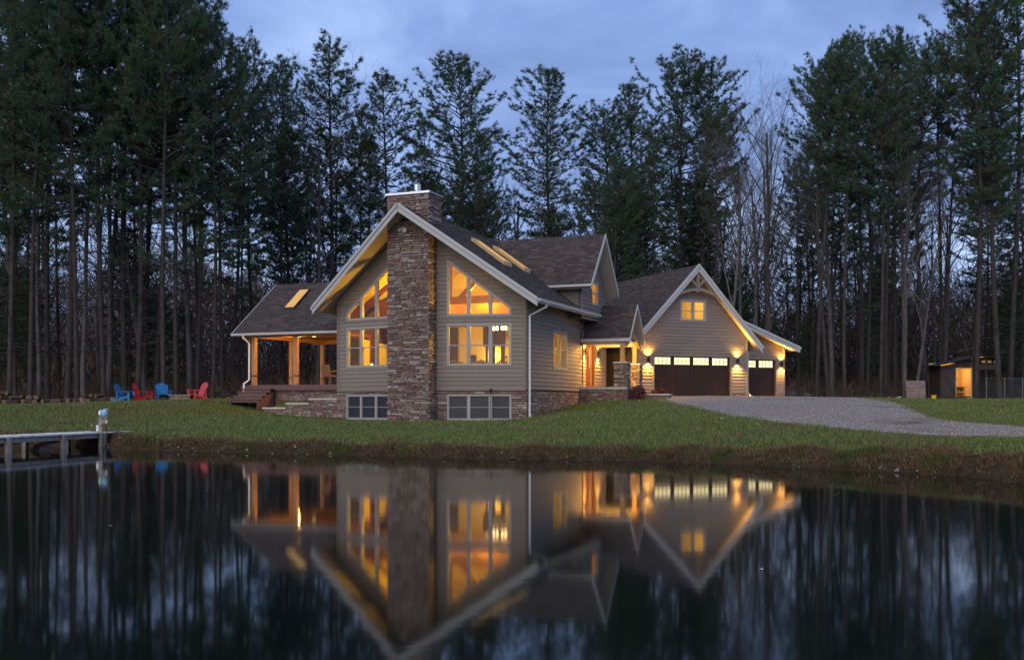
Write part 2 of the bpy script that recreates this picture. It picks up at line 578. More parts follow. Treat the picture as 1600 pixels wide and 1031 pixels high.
mi = np.where(cy > edge_back + 0.8 * wob(cx, cy, 0.7), 1, np.where(sd < 0.85 + 0.25 * wob(cx, cy, 1.3), 2, 0)).astype(np.int32)
gm.polygons.foreach_set('material_index', mi)

# water -----------------------------------------------------------------------
mw = bpy.data.materials.new('pond_water')
mw.use_nodes = True
t = mw.node_tree
t.nodes.clear()
p = N(t, 'ShaderNodeBsdfPrincipled')
p.inputs['Base Color'].default_value = (0.004, 0.0075, 0.0055, 1)
p.inputs['Roughness'].default_value = 0.052
p.inputs['IOR'].default_value = 1.333
tcw = N(t, 'ShaderNodeTexCoord')
m1 = N(t, 'ShaderNodeMapping')
m1.inputs['Scale'].default_value = (0.35, 1.3, 1)
t.links.new(tcw.outputs['Object'], m1.inputs[0])
n1 = N(t, 'ShaderNodeTexNoise', i_Scale=2.2, i_Detail=3.0, i_Roughness=0.5)
t.links.new(m1.outputs[0], n1.inputs[0])
b1 = N(t, 'ShaderNodeBump', i_Strength=0.035, i_Distance=0.012)
t.links.new(n1.outputs[0], b1.inputs['Height'])
t.links.new(b1.outputs[0], p.inputs['Normal'])
ow = N(t, 'ShaderNodeOutputMaterial')
t.links.new(p.outputs[0], ow.inputs[0])
MATS['pond_water'] = mw
wmb = MB()
wmb.add([(-120, -20, 0), (14, -20, 0), (14, 34, 0), (-120, 34, 0)], [(0, 1, 2, 3)])
wmb.build('pond_water', 'pond_water', None, 'structure')

# gravel drive ------------------------------------------------------------------
DN = np.array([(7.5,55.2),(7.2,50),(7.0,44),(6.93,37.2),(6.95,32),(7.05,28.2),(7.76,25),(8.46,22.7),(9.26,21.3),(10.09,20.3),(12,19.2),(17,18)])
DF = np.array([(17.6,62),(18.6,56.5),(17,48),(15.65,42),(14,36.5),(12.6,32),(11.8,29.5),(11.5,27.2),(11.6,25.0),(11.9,23.2),(13.2,21.9),(17.5,20.7)])


def drive_pt(a, b):
    """a 0..1 along, b 0..1 across"""
    s = a * (len(DN) - 1)
    k = np.arange(len(DN))
    n = np.stack([np.interp(s, k, DN[:, 0]), np.interp(s, k, DN[:, 1])], -1)
    f = np.stack([np.interp(s, k, DF[:, 0]), np.interp(s, k, DF[:, 1])], -1)
    return n + (f - n) * b[..., None]


A, B = np.meshgrid(np.linspace(0, 1, 133), np.linspace(0, 1, 41), indexing='ij')
DP = drive_pt(A, B)
wv = 0.12 * wob(DP[..., 0], DP[..., 1], 1.4)
edge = np.minimum(B, 1 - B)
DP[..., 0] += wv * (edge < 0.01)
DP[..., 1] += wv * (edge < 0.01)
DZ = ground_z(DP[..., 0], DP[..., 1]) + np.where(edge < 0.012, -0.02, 0.05) + 0.012 * wob(DP[..., 0], DP[..., 1], 1.9)
idx = np.arange(A.size).reshape(A.shape)
q = np.stack([idx[:-1, :-1], idx[1:, :-1], idx[1:, 1:], idx[:-1, 1:]], -1).reshape(-1, 4)
link('gravel_driveway', tri_mesh('gravel_driveway', np.concatenate([DP, DZ[..., None]], -1), np.concatenate([q[:, [0, 1, 2]], q[:, [0, 2, 3]]]), True), None, 'gravel_bed', 'structure')


def in_poly(X, Y, poly):
    ins = np.zeros(X.shape, bool)
    n = len(poly)
    for i in range(n):
        x0, y0 = poly[i]
        x1, y1 = poly[(i + 1) % n]
        c = ((y0 > Y) != (y1 > Y)) & (X < (x1 - x0) * (Y - y0) / (y1 - y0 + 1e-12) + x0)
        ins ^= c
    return ins


DRIVE_POLY = np.concatenate([DN, DF[::-1]])


def free_lawn(X, Y):
    u, v = to_house(X, Y)
    s, w = to_garage(X, Y)
    bad = ((np.abs(u) < 4.75) & (v > -1.3)) | ((np.abs(u) < 1.1) & (v > -1.85)) | ((u < -4.5) & (u > -10.8) & (v > 0.3)) | ((u > 4.5) & (u < 7.1) & (v > 7.2))
    bad |= (w > -0.4) & (s > -4) & (s < 8)
    bad |= (u < -4.5) & (u > -8.7) & (v > -0.25)
    return ~(bad | in_poly(X, Y, DRIVE_POLY))


# pebbles on the drive
n = 48000
a = NR.random(n) ** 0.8
b = NR.random(n) * 1.07 - 0.035
PP = drive_pt(a, b)
sz = (0.009 + 0.015 * NR.random(n))
pz = ground_z(PP[:, 0], PP[:, 1]) + 0.05
ang = NR.random(n) * 6.283
base = np.stack([PP[:, 0], PP[:, 1], pz], -1)
vv = np.zeros((n, 4, 3))
for k in range(3):
    aa = ang + k * 2.094
    vv[:, k] = base + np.stack([np.cos(aa) * sz, np.sin(aa) * sz, -0.005 + 0 * sz], -1)
vv[:, 3] = base + np.stack([0 * sz, 0 * sz, sz * 1.1], -1)
ti = np.array([[0, 1, 3], [1, 2, 3], [2, 0, 3]])
tt = (np.arange(n)[:, None, None] * 4 + ti[None]).reshape(-1, 3)
o = link('gravel', tri_mesh('gravel', vv, tt), None, 'pebble', 'stuff')
tag(o, 'pale loose gravel stones strewn over the curving driveway', 'gravel')


# grass -------------------------------------------------------------------------
def blades(X, Y, h, w, lean, name, m, label, cat):
    n = len(X)
    z = ground_z(X, Y)
    an = NR.random(n) * 6.283
    la = NR.random(n) * 6.283
    dx, dy = np.cos(an) * w / 2, np.sin(an) * w / 2
    lx, ly = np.cos(la) * lean * h, np.sin(la) * lean * h
    V = np.zeros((n, 3, 3))
    V[:, 0] = np.stack([X - dx, Y - dy, z - 0.01], -1)
    V[:, 1] = np.stack([X + dx, Y + dy, z - 0.01], -1)
    V[:, 2] = np.stack([X + lx, Y + ly, z + h], -1)
    o = link(name, tri_mesh(name, V, np.arange(n * 3).reshape(-1, 3)), None, m, 'stuff')
    return tag(o, label, cat)


n = 330000
Y = 17 + 44 * NR.random(n) ** 1.5
X = (NR.random(n) * 1.16 - 0.58) * Y
keep = free_lawn(X, Y) & (shore_dist(X, Y) > 0.8) & (Y < np.interp(X, [-60, -14, -5, 10, 18, 24, 60], [57.5, 57.5, 60, 60, 61, 63, 69]))
X, Y = X[keep], Y[keep]
n = len(X)
blades(X, Y, (0.035 + 0.05 * NR.random(n)) * (1 + 0.5 * (wob(X, Y, 0.5) > 0.3)), 0.012 + 0.0006 * Y + 0.012 * NR.random(n), 0.7 * NR.random(n), 'lawn_grass', 'grass',
       'short green lawn grass with worn straw patches', 'grass')
n = 165000
k = NR.integers(2, len(SHORE) - 4, n)
tq = NR.random(n)[:, None]
P0 = SHORE[k] * (1 - tq) + SHORE[k + 1] * tq
dd = NR.normal(0.62, 0.30, n)
tan = SHORE[k + 1] - SHORE[k]
nrm = np.stack([-tan[:, 1], tan[:, 0]], -1)
nrm /= np.linalg.norm(nrm, axis=1)[:, None]
P0 = P0 + nrm * dd[:, None]
zz = ground_z(P0[:, 0], P0[:, 1])
keep = (zz > 0.05) & (dd < 2.0) & (NR.random(n) < .45 + .75 * (wob(P0[:, 0] + 9, P0[:, 1], 2.3) > -.25))
P0 = P0[keep]
n = len(P0)
clump = 0.65 + 0.6 * np.clip(wob(P0[:, 0], P0[:, 1], 1.7), -0.7, 1)
blades(P0[:, 0], P0[:, 1], (0.035 + 0.12 * NR.random(n)) * clump, 0.008 + 0.014 * NR.random(n), 1.3 * NR.random(n), 'bank_grass', 'dry_grass',
       'dry brown grass tufts hanging over the pond bank', 'grass')
# stones and sticks along the waterline
n = 700
k = NR.integers(2, len(SHORE) - 4, n)
P0 = SHORE[k] + (SHORE[k + 1] - SHORE[k]) * NR.random(n)[:, None] + np.stack([NR.normal(0.1, .1, n), NR.normal(.38, .16, n)], -1)
zz = ground_z(P0[:, 0], P0[:, 1])
V = np.zeros((n, 5, 3))
rs_ = .015 + .05 * NR.random(n) ** 2
for q in range(4):
    aa = q * 1.571 + NR.random(n)
    V[:, q] = np.stack([P0[:, 0] + np.cos(aa) * rs_ * 1.4, P0[:, 1] + np.sin(aa) * rs_, zz - .02], -1)
V[:, 4] = np.stack([P0[:, 0], P0[:, 1], zz + rs_ * .9], -1)
o = link('bank_stones', tri_mesh('bank_stones', V, (np.arange(n)[:, None, None] * 5 + np.array([[0, 1, 4], [1, 2, 4], [2, 3, 4], [3, 0, 4]])[None]).reshape(-1, 3)), None, 'shore_stone', 'stuff')
tag(o, 'small stones half buried along the waterline of the bank', 'stones')
# fallen leaves on the lawn and bank
n = 900
X = NR.random(n) * 40 - 25
Y = 22 + 36 * NR.random(n)
n2 = 150
k = NR.integers(5, 9, n2)
P1 = SHORE[k] + (SHORE[k + 1] - SHORE[k]) * NR.random(n2)[:, None]
X = np.concatenate([X, P1[:, 0] + 0.2])
Y = np.concatenate([Y, P1[:, 1] + 0.3 + 0.9 * NR.random(n2)])
keep = (shore_dist(X, Y) > 0.3) & (NR.random(len(X)) < np.where(np.arange(len(X)) < 900, 0.16, 0.5))
X, Y = X[keep], Y[keep]
n = len(X)
s = 0.018 + 0.032 * NR.random(n)
z = ground_z(X, Y) + 0.04
an = NR.random(n) * 6.283
V = np.zeros((n, 4, 3))
for k in range(4):
    V[:, k] = np.stack([X + np.cos(an + k * 1.57) * s, Y + np.sin(an + k * 1.57) * s, z + NR.random(n) * s], -1)
o = link('fallen_leaves', tri_mesh('fallen_leaves', V, (np.arange(n)[:, None, None] * 4 + np.array([[0, 1, 2], [0, 2, 3]])[None]).reshape(-1, 3)), None, 'leaf_pale', 'stuff')
tag(o, 'pale fallen leaves scattered over lawn and bank', 'leaves')

# ------------------------------------------------------------------ wall tools


class Wall:
    """a vertical plane from a to b in plan (left to right seen from outside); s along, z up from eye level, d outwards"""

    def __init__(s, a, b):
        s.a = np.array(a, float)
        s.len = float(np.linalg.norm(np.array(b) - s.a))
        s.d = (np.array(b) - s.a) / s.len
        s.n = np.array([s.d[1], -s.d[0]])

    def p(s, t, z, d=0.0):
        q = s.a + s.d * t + s.n * d
        return (float(q[0]), float(q[1]), z + E)

    def box(s, mb, s0, s1, z0, z1, d0, d1):
        mb.hexa([s.p(s0, z0, d1), s.p(s1, z0, d1), s.p(s1, z0, d0), s.p(s0, z0, d0), s.p(s0, z1, d1), s.p(s1, z1, d1), s.p(s1, z1, d0), s.p(s0, z1, d0)])

    def mat4(s, t, z, d):
        q = s.p(t, z, d)
        return Matrix(((s.d[0], -s.n[0], 0, q[0]), (s.d[1], -s.n[1], 0, q[1]), (0, 0, 1, q[2]), (0, 0, 0, 1)))


def xint(poly, z):
    r = []
    n = len(poly)
    for i in range(n):
        (x0, z0), (x1, z1) = poly[i], poly[(i + 1) % n]
        if (z0 <= z < z1) or (z1 <= z < z0):
            r.append(x0 + (x1 - x0) * (z - z0) / (z1 - z0))
    return (min(r), max(r)) if len(r) > 1 else None


def slabs(poly, holes, z0, z1):
    zs = {z0, z1}
    for pl in [poly] + holes:
        for _, z in pl:
            if z0 + .004 < z < z1 - .004:
                zs.add(z)
    zs = sorted(zs)
    out = []
    for a, b in zip(zs[:-1], zs[1:]):
        if b - a < .003:
            continue
        e = .0008
        P0, P1 = xint(poly, a + e), xint(poly, b - e)
        if P0 is None or P1 is None:
            continue
        hs = []
        for h in holes:
            A, B = xint(h, a + e), xint(h, b - e)
            if A and B:
                hs.append((A, B))
        hs.sort(key=lambda q: q[0][0] + q[1][0])
        c0, c1 = P0[0], P1[0]
        for A, B in hs:
            if A[0] - c0 > .01 or B[0] - c1 > .01:
                out.append((c0, A[0], c1, B[0], a, b))
            c0, c1 = A[1], B[1]
        if P0[1] - c0 > .01 or P1[1] - c1 > .01:
            out.append((c0, P0[1], c1, P1[1], a, b))
    return out


def skin(W, poly, holes, d, name, m, parent, th=0.0):
    mb = MB()
    z0, z1 = min(z for _, z in poly), max(z for _, z in poly)
    for (a, b, c, e, za, zb) in slabs(poly, holes, z0, z1):
        if th:
            mb.hexa([W.p(a, za, d), W.p(b, za, d), W.p(b, za, d - th), W.p(a, za, d - th), W.p(c, zb, d), W.p(e, zb, d), W.p(e, zb, d - th), W.p(c, zb, d - th)])
        else:
            mb.add([W.p(a, za, d), W.p(b, za, d), W.p(e, zb, d), W.p(c, zb, d)], [(0, 1, 2, 3)])
    return mb.build(name, m, parent)


def siding(W, poly, holes, parent, expo=.178, m='siding', z0=None, joined=False):
    allb = MB()
    zb = min(z for _, z in poly) if z0 is None else z0
    zt = max(z for _, z in poly)
    k = 0
    while zb + k * expo < zt - .02:
        za, zc = zb + k * expo, min(zb + (k + 1) * expo, zt)
        k += 1
        sl = slabs(poly, holes, za, zc)
        if not sl:
            continue
        groups = []
        for q in sl:
            hit = [g for g in groups if any(abs(r[5] - q[4]) < 1e-6 and r[2] < q[1] - .005 and q[0] < r[3] - .005 for r in g)]
            groups = [g for g in groups if g not in hit] + [sum(hit, []) + [q]]
        for g in groups:
            mb = allb if joined else MB()
            for (a, b, c, e, zl, zh) in g:
                dl, dh = .034 - .028 * (zl - za) / expo, .034 - .028 * (zh - za) / expo
                mb.add([W.p(a, zl, dl), W.p(b, zl, dl), W.p(e, zh, dh), W.p(c, zh, dh), W.p(a, zl, .002), W.p(b, zl, .002), W.p(e, zh, .002), W.p(c, zh, .002)],
                       [(0, 1, 2, 3), (4, 5, 1, 0), (5, 6, 2, 1), (7, 4, 0, 3)])
            if not joined:
                mb.build('siding_board', m, parent)
    if joined:
        allb.build('siding', m, parent, 'stuff')


def rect(s0, s1, z0, z1):
    return [(s0, z0), (s1, z0), (s1, z1), (s0, z1)]


def inset(poly, w):
    """offset a counter-clockwise convex polygon inwards"""
    n = len(poly)
    out = []
    for i in range(n):
        p0, p1, p2 = (np.array(poly[(i + k) % n], float) for k in (-1, 0, 1))
        d1, d2 = (p1 - p0) / np.linalg.norm(p1 - p0), (p2 - p1) / np.linalg.norm(p2 - p1)
        n1, n2 = np.array([-d1[1], d1[0]]), np.array([-d2[1], d2[0]])
        a = p1 + n1 * w
        b = p1 + n2 * w
        M = np.array([d1, -d2]).T
        if abs(np.linalg.det(M)) < 1e-6:
            out.append(tuple(a))
        else:
            t_, _ = np.linalg.solve(M, b - a)
            out.append(tuple(a + d1 * t_))
    return out


def clip_s(poly, s0, s1):
    for lim, sg in ((s0, 1), (s1, -1)):
        r = []
        n = len(poly)
        for i in range(n):
            p, q = poly[i], poly[(i + 1) % n]
            pi, qi = sg * (p[0] - lim) >= 0, sg * (q[0] - lim) >= 0
            if pi:
                r.append(p)
            if pi != qi:
                f = (lim - p[0]) / (q[0] - p[0])
                r.append((lim, p[1] + f * (q[1] - p[1])))
        poly = r
    return poly


def ring(mb, W, o, i, d0, d1):
    n = len(o)
    for k in range(n):
        a, b, c, d = o[k], o[(k + 1) % n], i[(k + 1) % n], i[k]
        mb.hexa([W.p(*a, d0), W.p(*b, d0), W.p(*c, d0), W.p(*d, d0), W.p(*a, d1), W.p(*b, d1), W.p(*c, d1), W.p(*d, d1)])


def window(W, outline, mulls, rail, parent, fw=.075, frame_m='window_trim', pane_m='glass', label=None, rail_m=None):
    inn = inset(outline, fw)
    mb = MB()
    ring(mb, W, outline, inn, -.12, .045)
    wnd = mb.build('window', frame_m, parent)
    if label:
        wnd['label'] = label
    lo, hi = min(p[0] for p in inn), max(p[0] for p in inn)
    cuts = [lo] + list(mulls) + [hi]
    for mline in mulls:
        zz = xint([(z, s) for s, z in inn], mline)
        mb = MB()
        W.box(mb, mline - .055, mline + .055, zz[0] - .01, zz[1] + .005, -.10, .033)
        mb.build('mullion', frame_m, wnd)
    for a, b in zip(cuts[:-1], cuts[1:]):
        a2, b2 = a + (.055 if a != lo else 0), b - (.055 if b != hi else 0)
        pl = clip_s(inn, a2, b2)
        mb = MB()
        ring(mb, W, pl, inset(pl, .028), -.085, .012)
        if rail is not None:
            W.box(mb, a2 + .028, b2 - .028, rail - .022, rail + .022, -.075, .008)
        mb.build('sash', rail_m or frame_m, wnd)
        mb = MB()
        mb.add([W.p(s_, z_, -.04) for s_, z_ in inset(pl, .02)], [tuple(range(len(pl)))])
        mb.build('pane', pane_m, wnd)
    return wnd


STONE_MESH = []


def stone_meshes():
    for k in range(4):
        mb = MB()
        j = lambda a: a + R.uniform(-.06, .06)
        mb.hexa([(-.5, 0, -.5), (.5, 0, -.5), (.5, 0, .5), (-.5, 0, .5), (j(-.44), -1, j(-.38)), (j(.44), -1, j(-.38)), (j(.44), -1, j(.38)), (j(-.44), -1, j(.38))])
        mb.f.pop(0)
        STONE_MESH.append(mb.mesh('stone'))
        STONE_MESH[-1].materials.append(MATS['stone'])


stone_meshes()
STONE_LEFT = [295]


def stones(W, poly, holes, parent, name='stonework', single=0, hmin=.055, hmax=.12, lmin=.14, lmax=.5, proud=(.02, .07), ends=(0, 0)):
    z = min(q for _, q in poly)
    zt = max(q for _, q in poly)
    lst = []
    while z < zt - .03:
        h = min(R.uniform(hmin, hmax), zt - z)
        for (a, b, c, e, za, zb) in slabs(poly, holes, z, z + h):
            l, r_ = max(a, c) - ends[0], min(b, e) + ends[1]
            x = l
            if zb - za < .02:
                continue
            while x < r_ - .02:
                w = R.uniform(lmin, lmax)
                if r_ - x - w < lmin * .7:
                    w = r_ - x
                lst.append((x, x + w, za, zb, R.uniform(*proud)))
                x += w
        z += h
    n1 = min(single, STONE_LEFT[0])
    order = sorted(range(len(lst)), key=lambda i: -(lst[i][1] - lst[i][0]) * (lst[i][3] - lst[i][2]))
    pick = set(order[:n1])
    STONE_LEFT[0] -= len(pick)
    mb = MB()
    g = .006
    for i, (x0, x1, za, zb, d) in enumerate(lst):
        if i in pick:
            o = bpy.data.objects.new('stone', STONE_MESH[i % 4])
            COL.objects.link(o)
            o.parent = parent
            if parent.get('_world'):
                o.matrix_parent_inverse = Matrix.Translation(-Vector(parent.location))
            o.matrix_basis = W.mat4((x0 + x1) / 2, (za + zb) / 2, 0) @ Matrix.Diagonal((x1 - x0 - 2 * g, d, zb - za - 2 * g, 1))
        else:
            j = lambda: R.uniform(.004, .02)
            bq = [W.p(x0 + g, za + g), W.p(x1 - g, za + g), W.p(x1 - g, zb - g), W.p(x0 + g, zb - g)]
            f = [W.p(x0 + g + j(), za + g + j() * .6, d), W.p(x1 - g - j(), za + g + j() * .6, d), W.p(x1 - g - j(), zb - g - j() * .6, d), W.p(x0 + g + j(), zb - g - j() * .6, d)]
            mb.add(bq + f, [(4, 5, 6, 7), (0, 1, 5, 4), (1, 2, 6, 5), (2, 3, 7, 6), (3, 0, 4, 7)])
    if mb.v:
        mb.build(name, 'stone', parent, 'stuff')


def shingles(P, parent, origin, ax, ay, nrm, expo=.14, name='shingles'):
    """P: convex polygon in (along, up-slope); origin + along*ax + up*ay"""
    o, ax, ay, nr = Vector(origin), Vector(ax), Vector(ay), Vector(nrm)
    mb = MB()
    t0, t1 = min(q for _, q in P), max(q for _, q in P)
    k = 0
    while t0 + k * expo < t1 - .01:
        a, b = t0 + k * expo, min(t0 + (k + 1) * expo, t1)
        k += 1
        A, B = xint(P, a + .002), xint(P, b - .002)
        if not A or not B:
            continue
        x = min(A[0], B[0]) - R.uniform(0, .1)
        xe = max(A[1], B[1])
        while x < xe:
            w = R.choice((.16, .2, .26, .33, .4))
            f0, f1 = (max(x, A[0]), min(x + w - .006, A[1])), (max(x, B[0]), min(x + w - .006, B[1]))
            x += w
            if f0[1] - f0[0] < .01 and f1[1] - f1[0] < .01:
                continue
            f0 = (min(f0[0], f0[1]), max(f0))
            f1 = (min(f1[0], f1[1]), max(f1))
            h0 = R.choice((.014, .018, .026))
            q = [o + ax * f0[0] + ay * a + nr * h0, o + ax * f0[1] + ay * a + nr * h0, o + ax * f1[1] + ay * b + nr * .006, o + ax * f1[0] + ay * b + nr * .006,
                 o + ax * f0[0] + ay * a, o + ax * f0[1] + ay * a]
            mb.add(q, [(0, 1, 2, 3), (4, 5, 1, 0)])
    return mb.build(name, 'shingle', parent, 'stuff')


def roof_plane(parent, pts, th=.2, with_shingles=True, soffit=True, expo=.14):
    """pts: world corners of the top face, the first two along the eave (left to right seen from outside)"""
    P = [Vector(q) for q in pts]
    ax = (P[1] - P[0]).normalized()
    nr = ax.cross(P[2] - P[0]).normalized()
    if nr.z < 0:
        nr = -nr
    ay = nr.cross(ax)
    mb = MB()
    n = len(P)
    low = [q - Vector((0, 0, th)) for q in P]
    mb.add([tuple(q) for q in P + low], [tuple(range(n))] + [(i, (i + 1) % n, n + (i + 1) % n, n + i) for i in range(n)] + [tuple(range(2 * n - 1, n - 1, -1))])
    rf = mb.build('roof', 'roof_deck', parent)
    if with_shingles:
        shingles([((q - P[0]).dot(ax), (q - P[0]).dot(ay)) for q in P], rf, P[0], ax, ay, nr, expo)
    if soffit:
        mb = MB()
        mb.add([tuple(q - Vector((0, 0, .012))) for q in low], [tuple(range(n))])
        mb.build('soffit', 'soffit', rf)
    return rf


def edge_board(name, p0, p1, h, th, out, parent, m='trim', drop=0.0, lift=.02):
    """a board hanging under the line p0-p1, thickness th towards out"""
    a, b, o = Vector(p0), Vector(p1), Vector((*out, 0)).normalized()
    z = Vector((0, 0, 1))
    a0, b0 = a + z * (lift - drop), b + z * (lift - drop)
    mb = MB()
    mb.hexa([a0 - z * h, b0 - z * h, b0 - z * h + o * th, a0 - z * h + o * th, a0, b0, b0 + o * th, a0 + o * th])
    return mb.build(name, m, parent)


def gutter(p0, p1, out, parent):
    a, b, o = Vector(p0), Vector(p1), Vector((*out, 0)).normalized()
    z = Vector((0, 0, 1))
    prof = [(0, 0), (0, -.11), (.05, -.125), (.095, -.09), (.125, -.01), (.112, -.01), (.085, -.08), (.05, -.11), (.012, -.1), (.012, 0)]
    mb = MB()
    n = len(prof)
    for q in (a, b):
        for (x, y) in prof:
            mb.v.append(tuple(q + o * (x + .002) + z * (y - .015)))
    for i in range(n):
        mb.f.append((i, (i + 1) % n, n + (i + 1) % n, n + i))
    mb.f += [tuple(range(n))[::-1], tuple(range(n, 2 * n))]
    return mb.build('gutter', 'gutter', parent)


def downspout(pts, parent, r=.045, m='gutter'):
    mb = MB()
    mb.tube(pts, r, 6)
    return mb.build('downspout', m, parent)


def point_light(name, loc, power, parent, col=(1, .56, .2), size=.1):
    l = bpy.data.lights.new(name, 'POINT')
    l.energy, l.color, l.shadow_soft_size = power, col, size
    o = bpy.data.objects.new(name, l)
    COL.objects.link(o)
    if parent is not None:
        o.parent = parent
        if parent.get('_world'):
            o.matrix_parent_inverse = Matrix.Translation(-Vector(parent.location))
    o.location = loc
    return o


def spot(name, loc, direction, power, parent, ang=100, col=(1, .50, .09), size=.10, blend=.6):
    l = bpy.data.lights.new(name, 'SPOT')
    l.energy, l.color, l.shadow_soft_size, l.spot_size, l.spot_blend = power, col, size, rad(ang), blend
    o = bpy.data.objects.new(name, l)
    COL.objects.link(o)
    o.parent = parent
    if parent.get('_world'):
        o.matrix_parent_inverse = Matrix.Translation(-Vector(parent.location))
    o.rotation_euler = Vector(direction).to_track_quat('-Z', 'Y').to_euler()
    o.location = loc
    return o


def hbox(mb, u0, u1, v0, v1, z0, z1):
    mb.hexa([H3(u0, v0, z0), H3(u1, v0, z0), H3(u1, v1, z0), H3(u0, v1, z0), H3(u0, v0, z1), H3(u1, v0, z1), H3(u1, v1, z1), H3(u0, v1, z1)])


def gbox(mb, u0, u1, v0, v1, z0, z1):
    mb.hexa([G3(u0, v0, z0), G3(u1, v0, z0), G3(u1, v1, z0), G3(u0, v1, z0), G3(u0, v0, z1), G3(u1, v0, z1), G3(u1, v1, z1), G3(u0, v1, z1)])


# ------------------------------------------------------------------ the house
hb = H(0, 3)
HOUSE = thing('lakeside_house', (hb[0], hb[1], E + .5), 'large tan clapboard house with stone chimney, gabled roofs and attached garage beside the pond', 'house', world_kids=True)
PROW = 1.25
BASE = .59
ZR, SL = 8.25, .724


def under(u, t_=.26):
    return ZR - SL * abs(u) - t_


WLft, WRgt = Wall(H(-4.6, 0), H(0, -PROW)), Wall(H(0, -PROW), H(4.6, 0))
WS = Wall(H(4.6, 0), H(4.6, 7.55))
ln = WLft.len
# window outlines
rU = [(1.38, 3.70), (4.14, 3.70), (4.14, 4.07), (1.38, 6.13)]
rL, rB = rect(1.375, 4.145, 1.585, 3.385), rect(1.385, 4.145, -.73, .385)
mir = lambda pl: [(ln - a, b) for a, b in pl][::-1]
lU, lL, lB = mir(rU), mir(rL), mir(rB)
sW = rect(3.32, 5.26, 1.55, 3.30)
polyR = [(.0, BASE), (ln, BASE), (ln, under(4.6)), (0, under(0))]
polyL = [(0, BASE), (ln, BASE), (ln, under(0)), (0, under(4.6))]
for W, poly, holes in ((WRgt, polyR, [rU, rL]), (WLft, polyL, [lU, lL])):
    wl = skin(W, poly, holes, 0, 'wall', 'siding_back', HOUSE, .14)
    ch = rect(0, .92, BASE, 8.2) if W is WRgt else rect(ln - 1.06, ln, BASE, 8.2)
    siding(W, poly, holes + [ch], wl)
    mb = MB()
    e0 = (ln - .12, ln) if W is WRgt else (0, .12)
    W.box(mb, e0[0], e0[1], BASE, under(4.6) - .05, 0, .045)
    mb.build('corner_board', 'siding_back', wl)
    mb = MB()
    W.box(mb, 0, ln, BASE - .06, BASE, 0, .05)
    mb.build('skirt_board', 'siding_back', wl)
third = lambda a, b: [a + (b - a) / 3, a + 2 * (b - a) / 3]
window(WRgt, rU, [2.31, 3.24], None, HOUSE, label='tall slant-topped gable window glowing orange over timber beams')
window(WRgt, rL, [2.305, 3.245], 2.46, HOUSE, label='triple sash window with glowing cream room behind')
window(WLft, lU, [ln - 3.24, ln - 2.31], None, HOUSE, label='slant-topped gable window reflecting the pond trees')
window(WLft, lL, [ln - 3.245, ln - 2.305], 2.48, HOUSE, label='triple sash window with dim brown room behind')
for W, pl, mu in ((WRgt, rB, [2.315, 3.245]), (WLft, lB, [ln - 3.245, ln - 2.315])):
    window(W, pl, mu, -.17, HOUSE, pane_m='screen', rail_m='screen_rail', label='dark screened basement window at lawn level')
# side wall
polyS = rect(0, 7.55, BASE, under(4.6))
wl = skin(WS, polyS, [sW], 0, 'wall', 'siding_back', HOUSE, .14)
siding(WS, polyS, [sW], wl)
mb = MB()
WS.box(mb, .05, .15, BASE, under(4.6) - .05, 0, .045)
mb.build('corner_board', 'siding_back', wl)
window(WS, sW, [4.32], 2.46, HOUSE, frame_m='window_trim')
# left wall, back wall, basement core
wl = skin(Wall(H(-4.6, 9), H(-4.6, 0)), rect(0, 9, BASE - .1, under(4.6)), [], 0, 'wall', 'siding_back', HOUSE, .14)
siding(Wall(H(-4.6, 9), H(-4.6, 0)), rect(0, 9, BASE, under(4.6)), [], wl, joined=True)
WBk = Wall(H(4.6, 9.2), H(-4.6, 9.2))
skin(WBk, [(0, -.5), (9.2, -.5), (9.2, under(4.6)), (4.6, under(0)), (0, under(4.6))], [], 0, 'wall', 'siding', HOUSE, .14)
# stone foundation
mb = MB()
for W, s1, hole in ((WRgt, ln, rB), (WLft, ln, lB)):
    for (a, b, c, e, za, zb) in slabs(rect(0, s1, -1.3, BASE - .03), [hole], -1.3, BASE - .03):
        W.box(mb, a, b, za, zb, -.15, -.02)
WS.box(mb, 0, 11.7, -1.3, BASE - .03, -.15, -.02)
fnd = mb.build('foundation', 'mortar', HOUSE)
stones(WRgt, rect(.95, ln + .03, -.95, BASE - .06), [rB], fnd, single=45, proud=(.0, .035))
stones(WLft, rect(-.03, ln - 1.08, -.95, BASE - .06), [lB], fnd, single=30, proud=(.0, .035))
stones(WS, rect(.02, 7.5, -.95, BASE - .06), [], fnd, single=30, lmin=.12, lmax=.4, proud=(.0, .035))

# chimney
CH0, CH1, CF, CB, CT = -1.05, .9, -1.8, -.55, 8.82
mb = MB()
hbox(mb, CH0 + .03, CH1 - .03, CF + .03, CB - .03, -1.3, CT)
chim = mb.build('chimney', 'mortar', HOUSE)
WC = Wall(H(CH0, CF + .03), H(CH1, CF + .03))
stones(WC, rect(0, CH1 - CH0, -.95, CT), [], chim, single=170, hmin=.05, hmax=.115, lmin=.14, lmax=.52, proud=(.02, .075))
stones(Wall(H(CH1 - .03, CF), H(CH1 - .03, CB)), rect(0, CB - CF, -.95, CT), [], chim, single=0, proud=(.02, .07))
stones(Wall(H(CH0 + .03, CB), H(CH0 + .03, CF)), rect(0, CB - CF, -.95, CT), [], chim, single=0, proud=(.02, .07))
mb = MB()
hbox(mb, CH0 - .08, CH1 + .08, CF - .07, CB + .07, CT, CT + .09)
mb.build('chimney_cap', 'steel', chim)
fp = H3(.08, -1.2, CT)
mb = MB()
mb.lathe([(.11, .05), (.11, .26), (.155, .26), (.155, .50), (.12, .53)], fp, 12)
mb.build('flue', 'steel', chim)
fl = MB()
WC.box(fl, .72, .96, 7.22, 7.42, .06, .12)
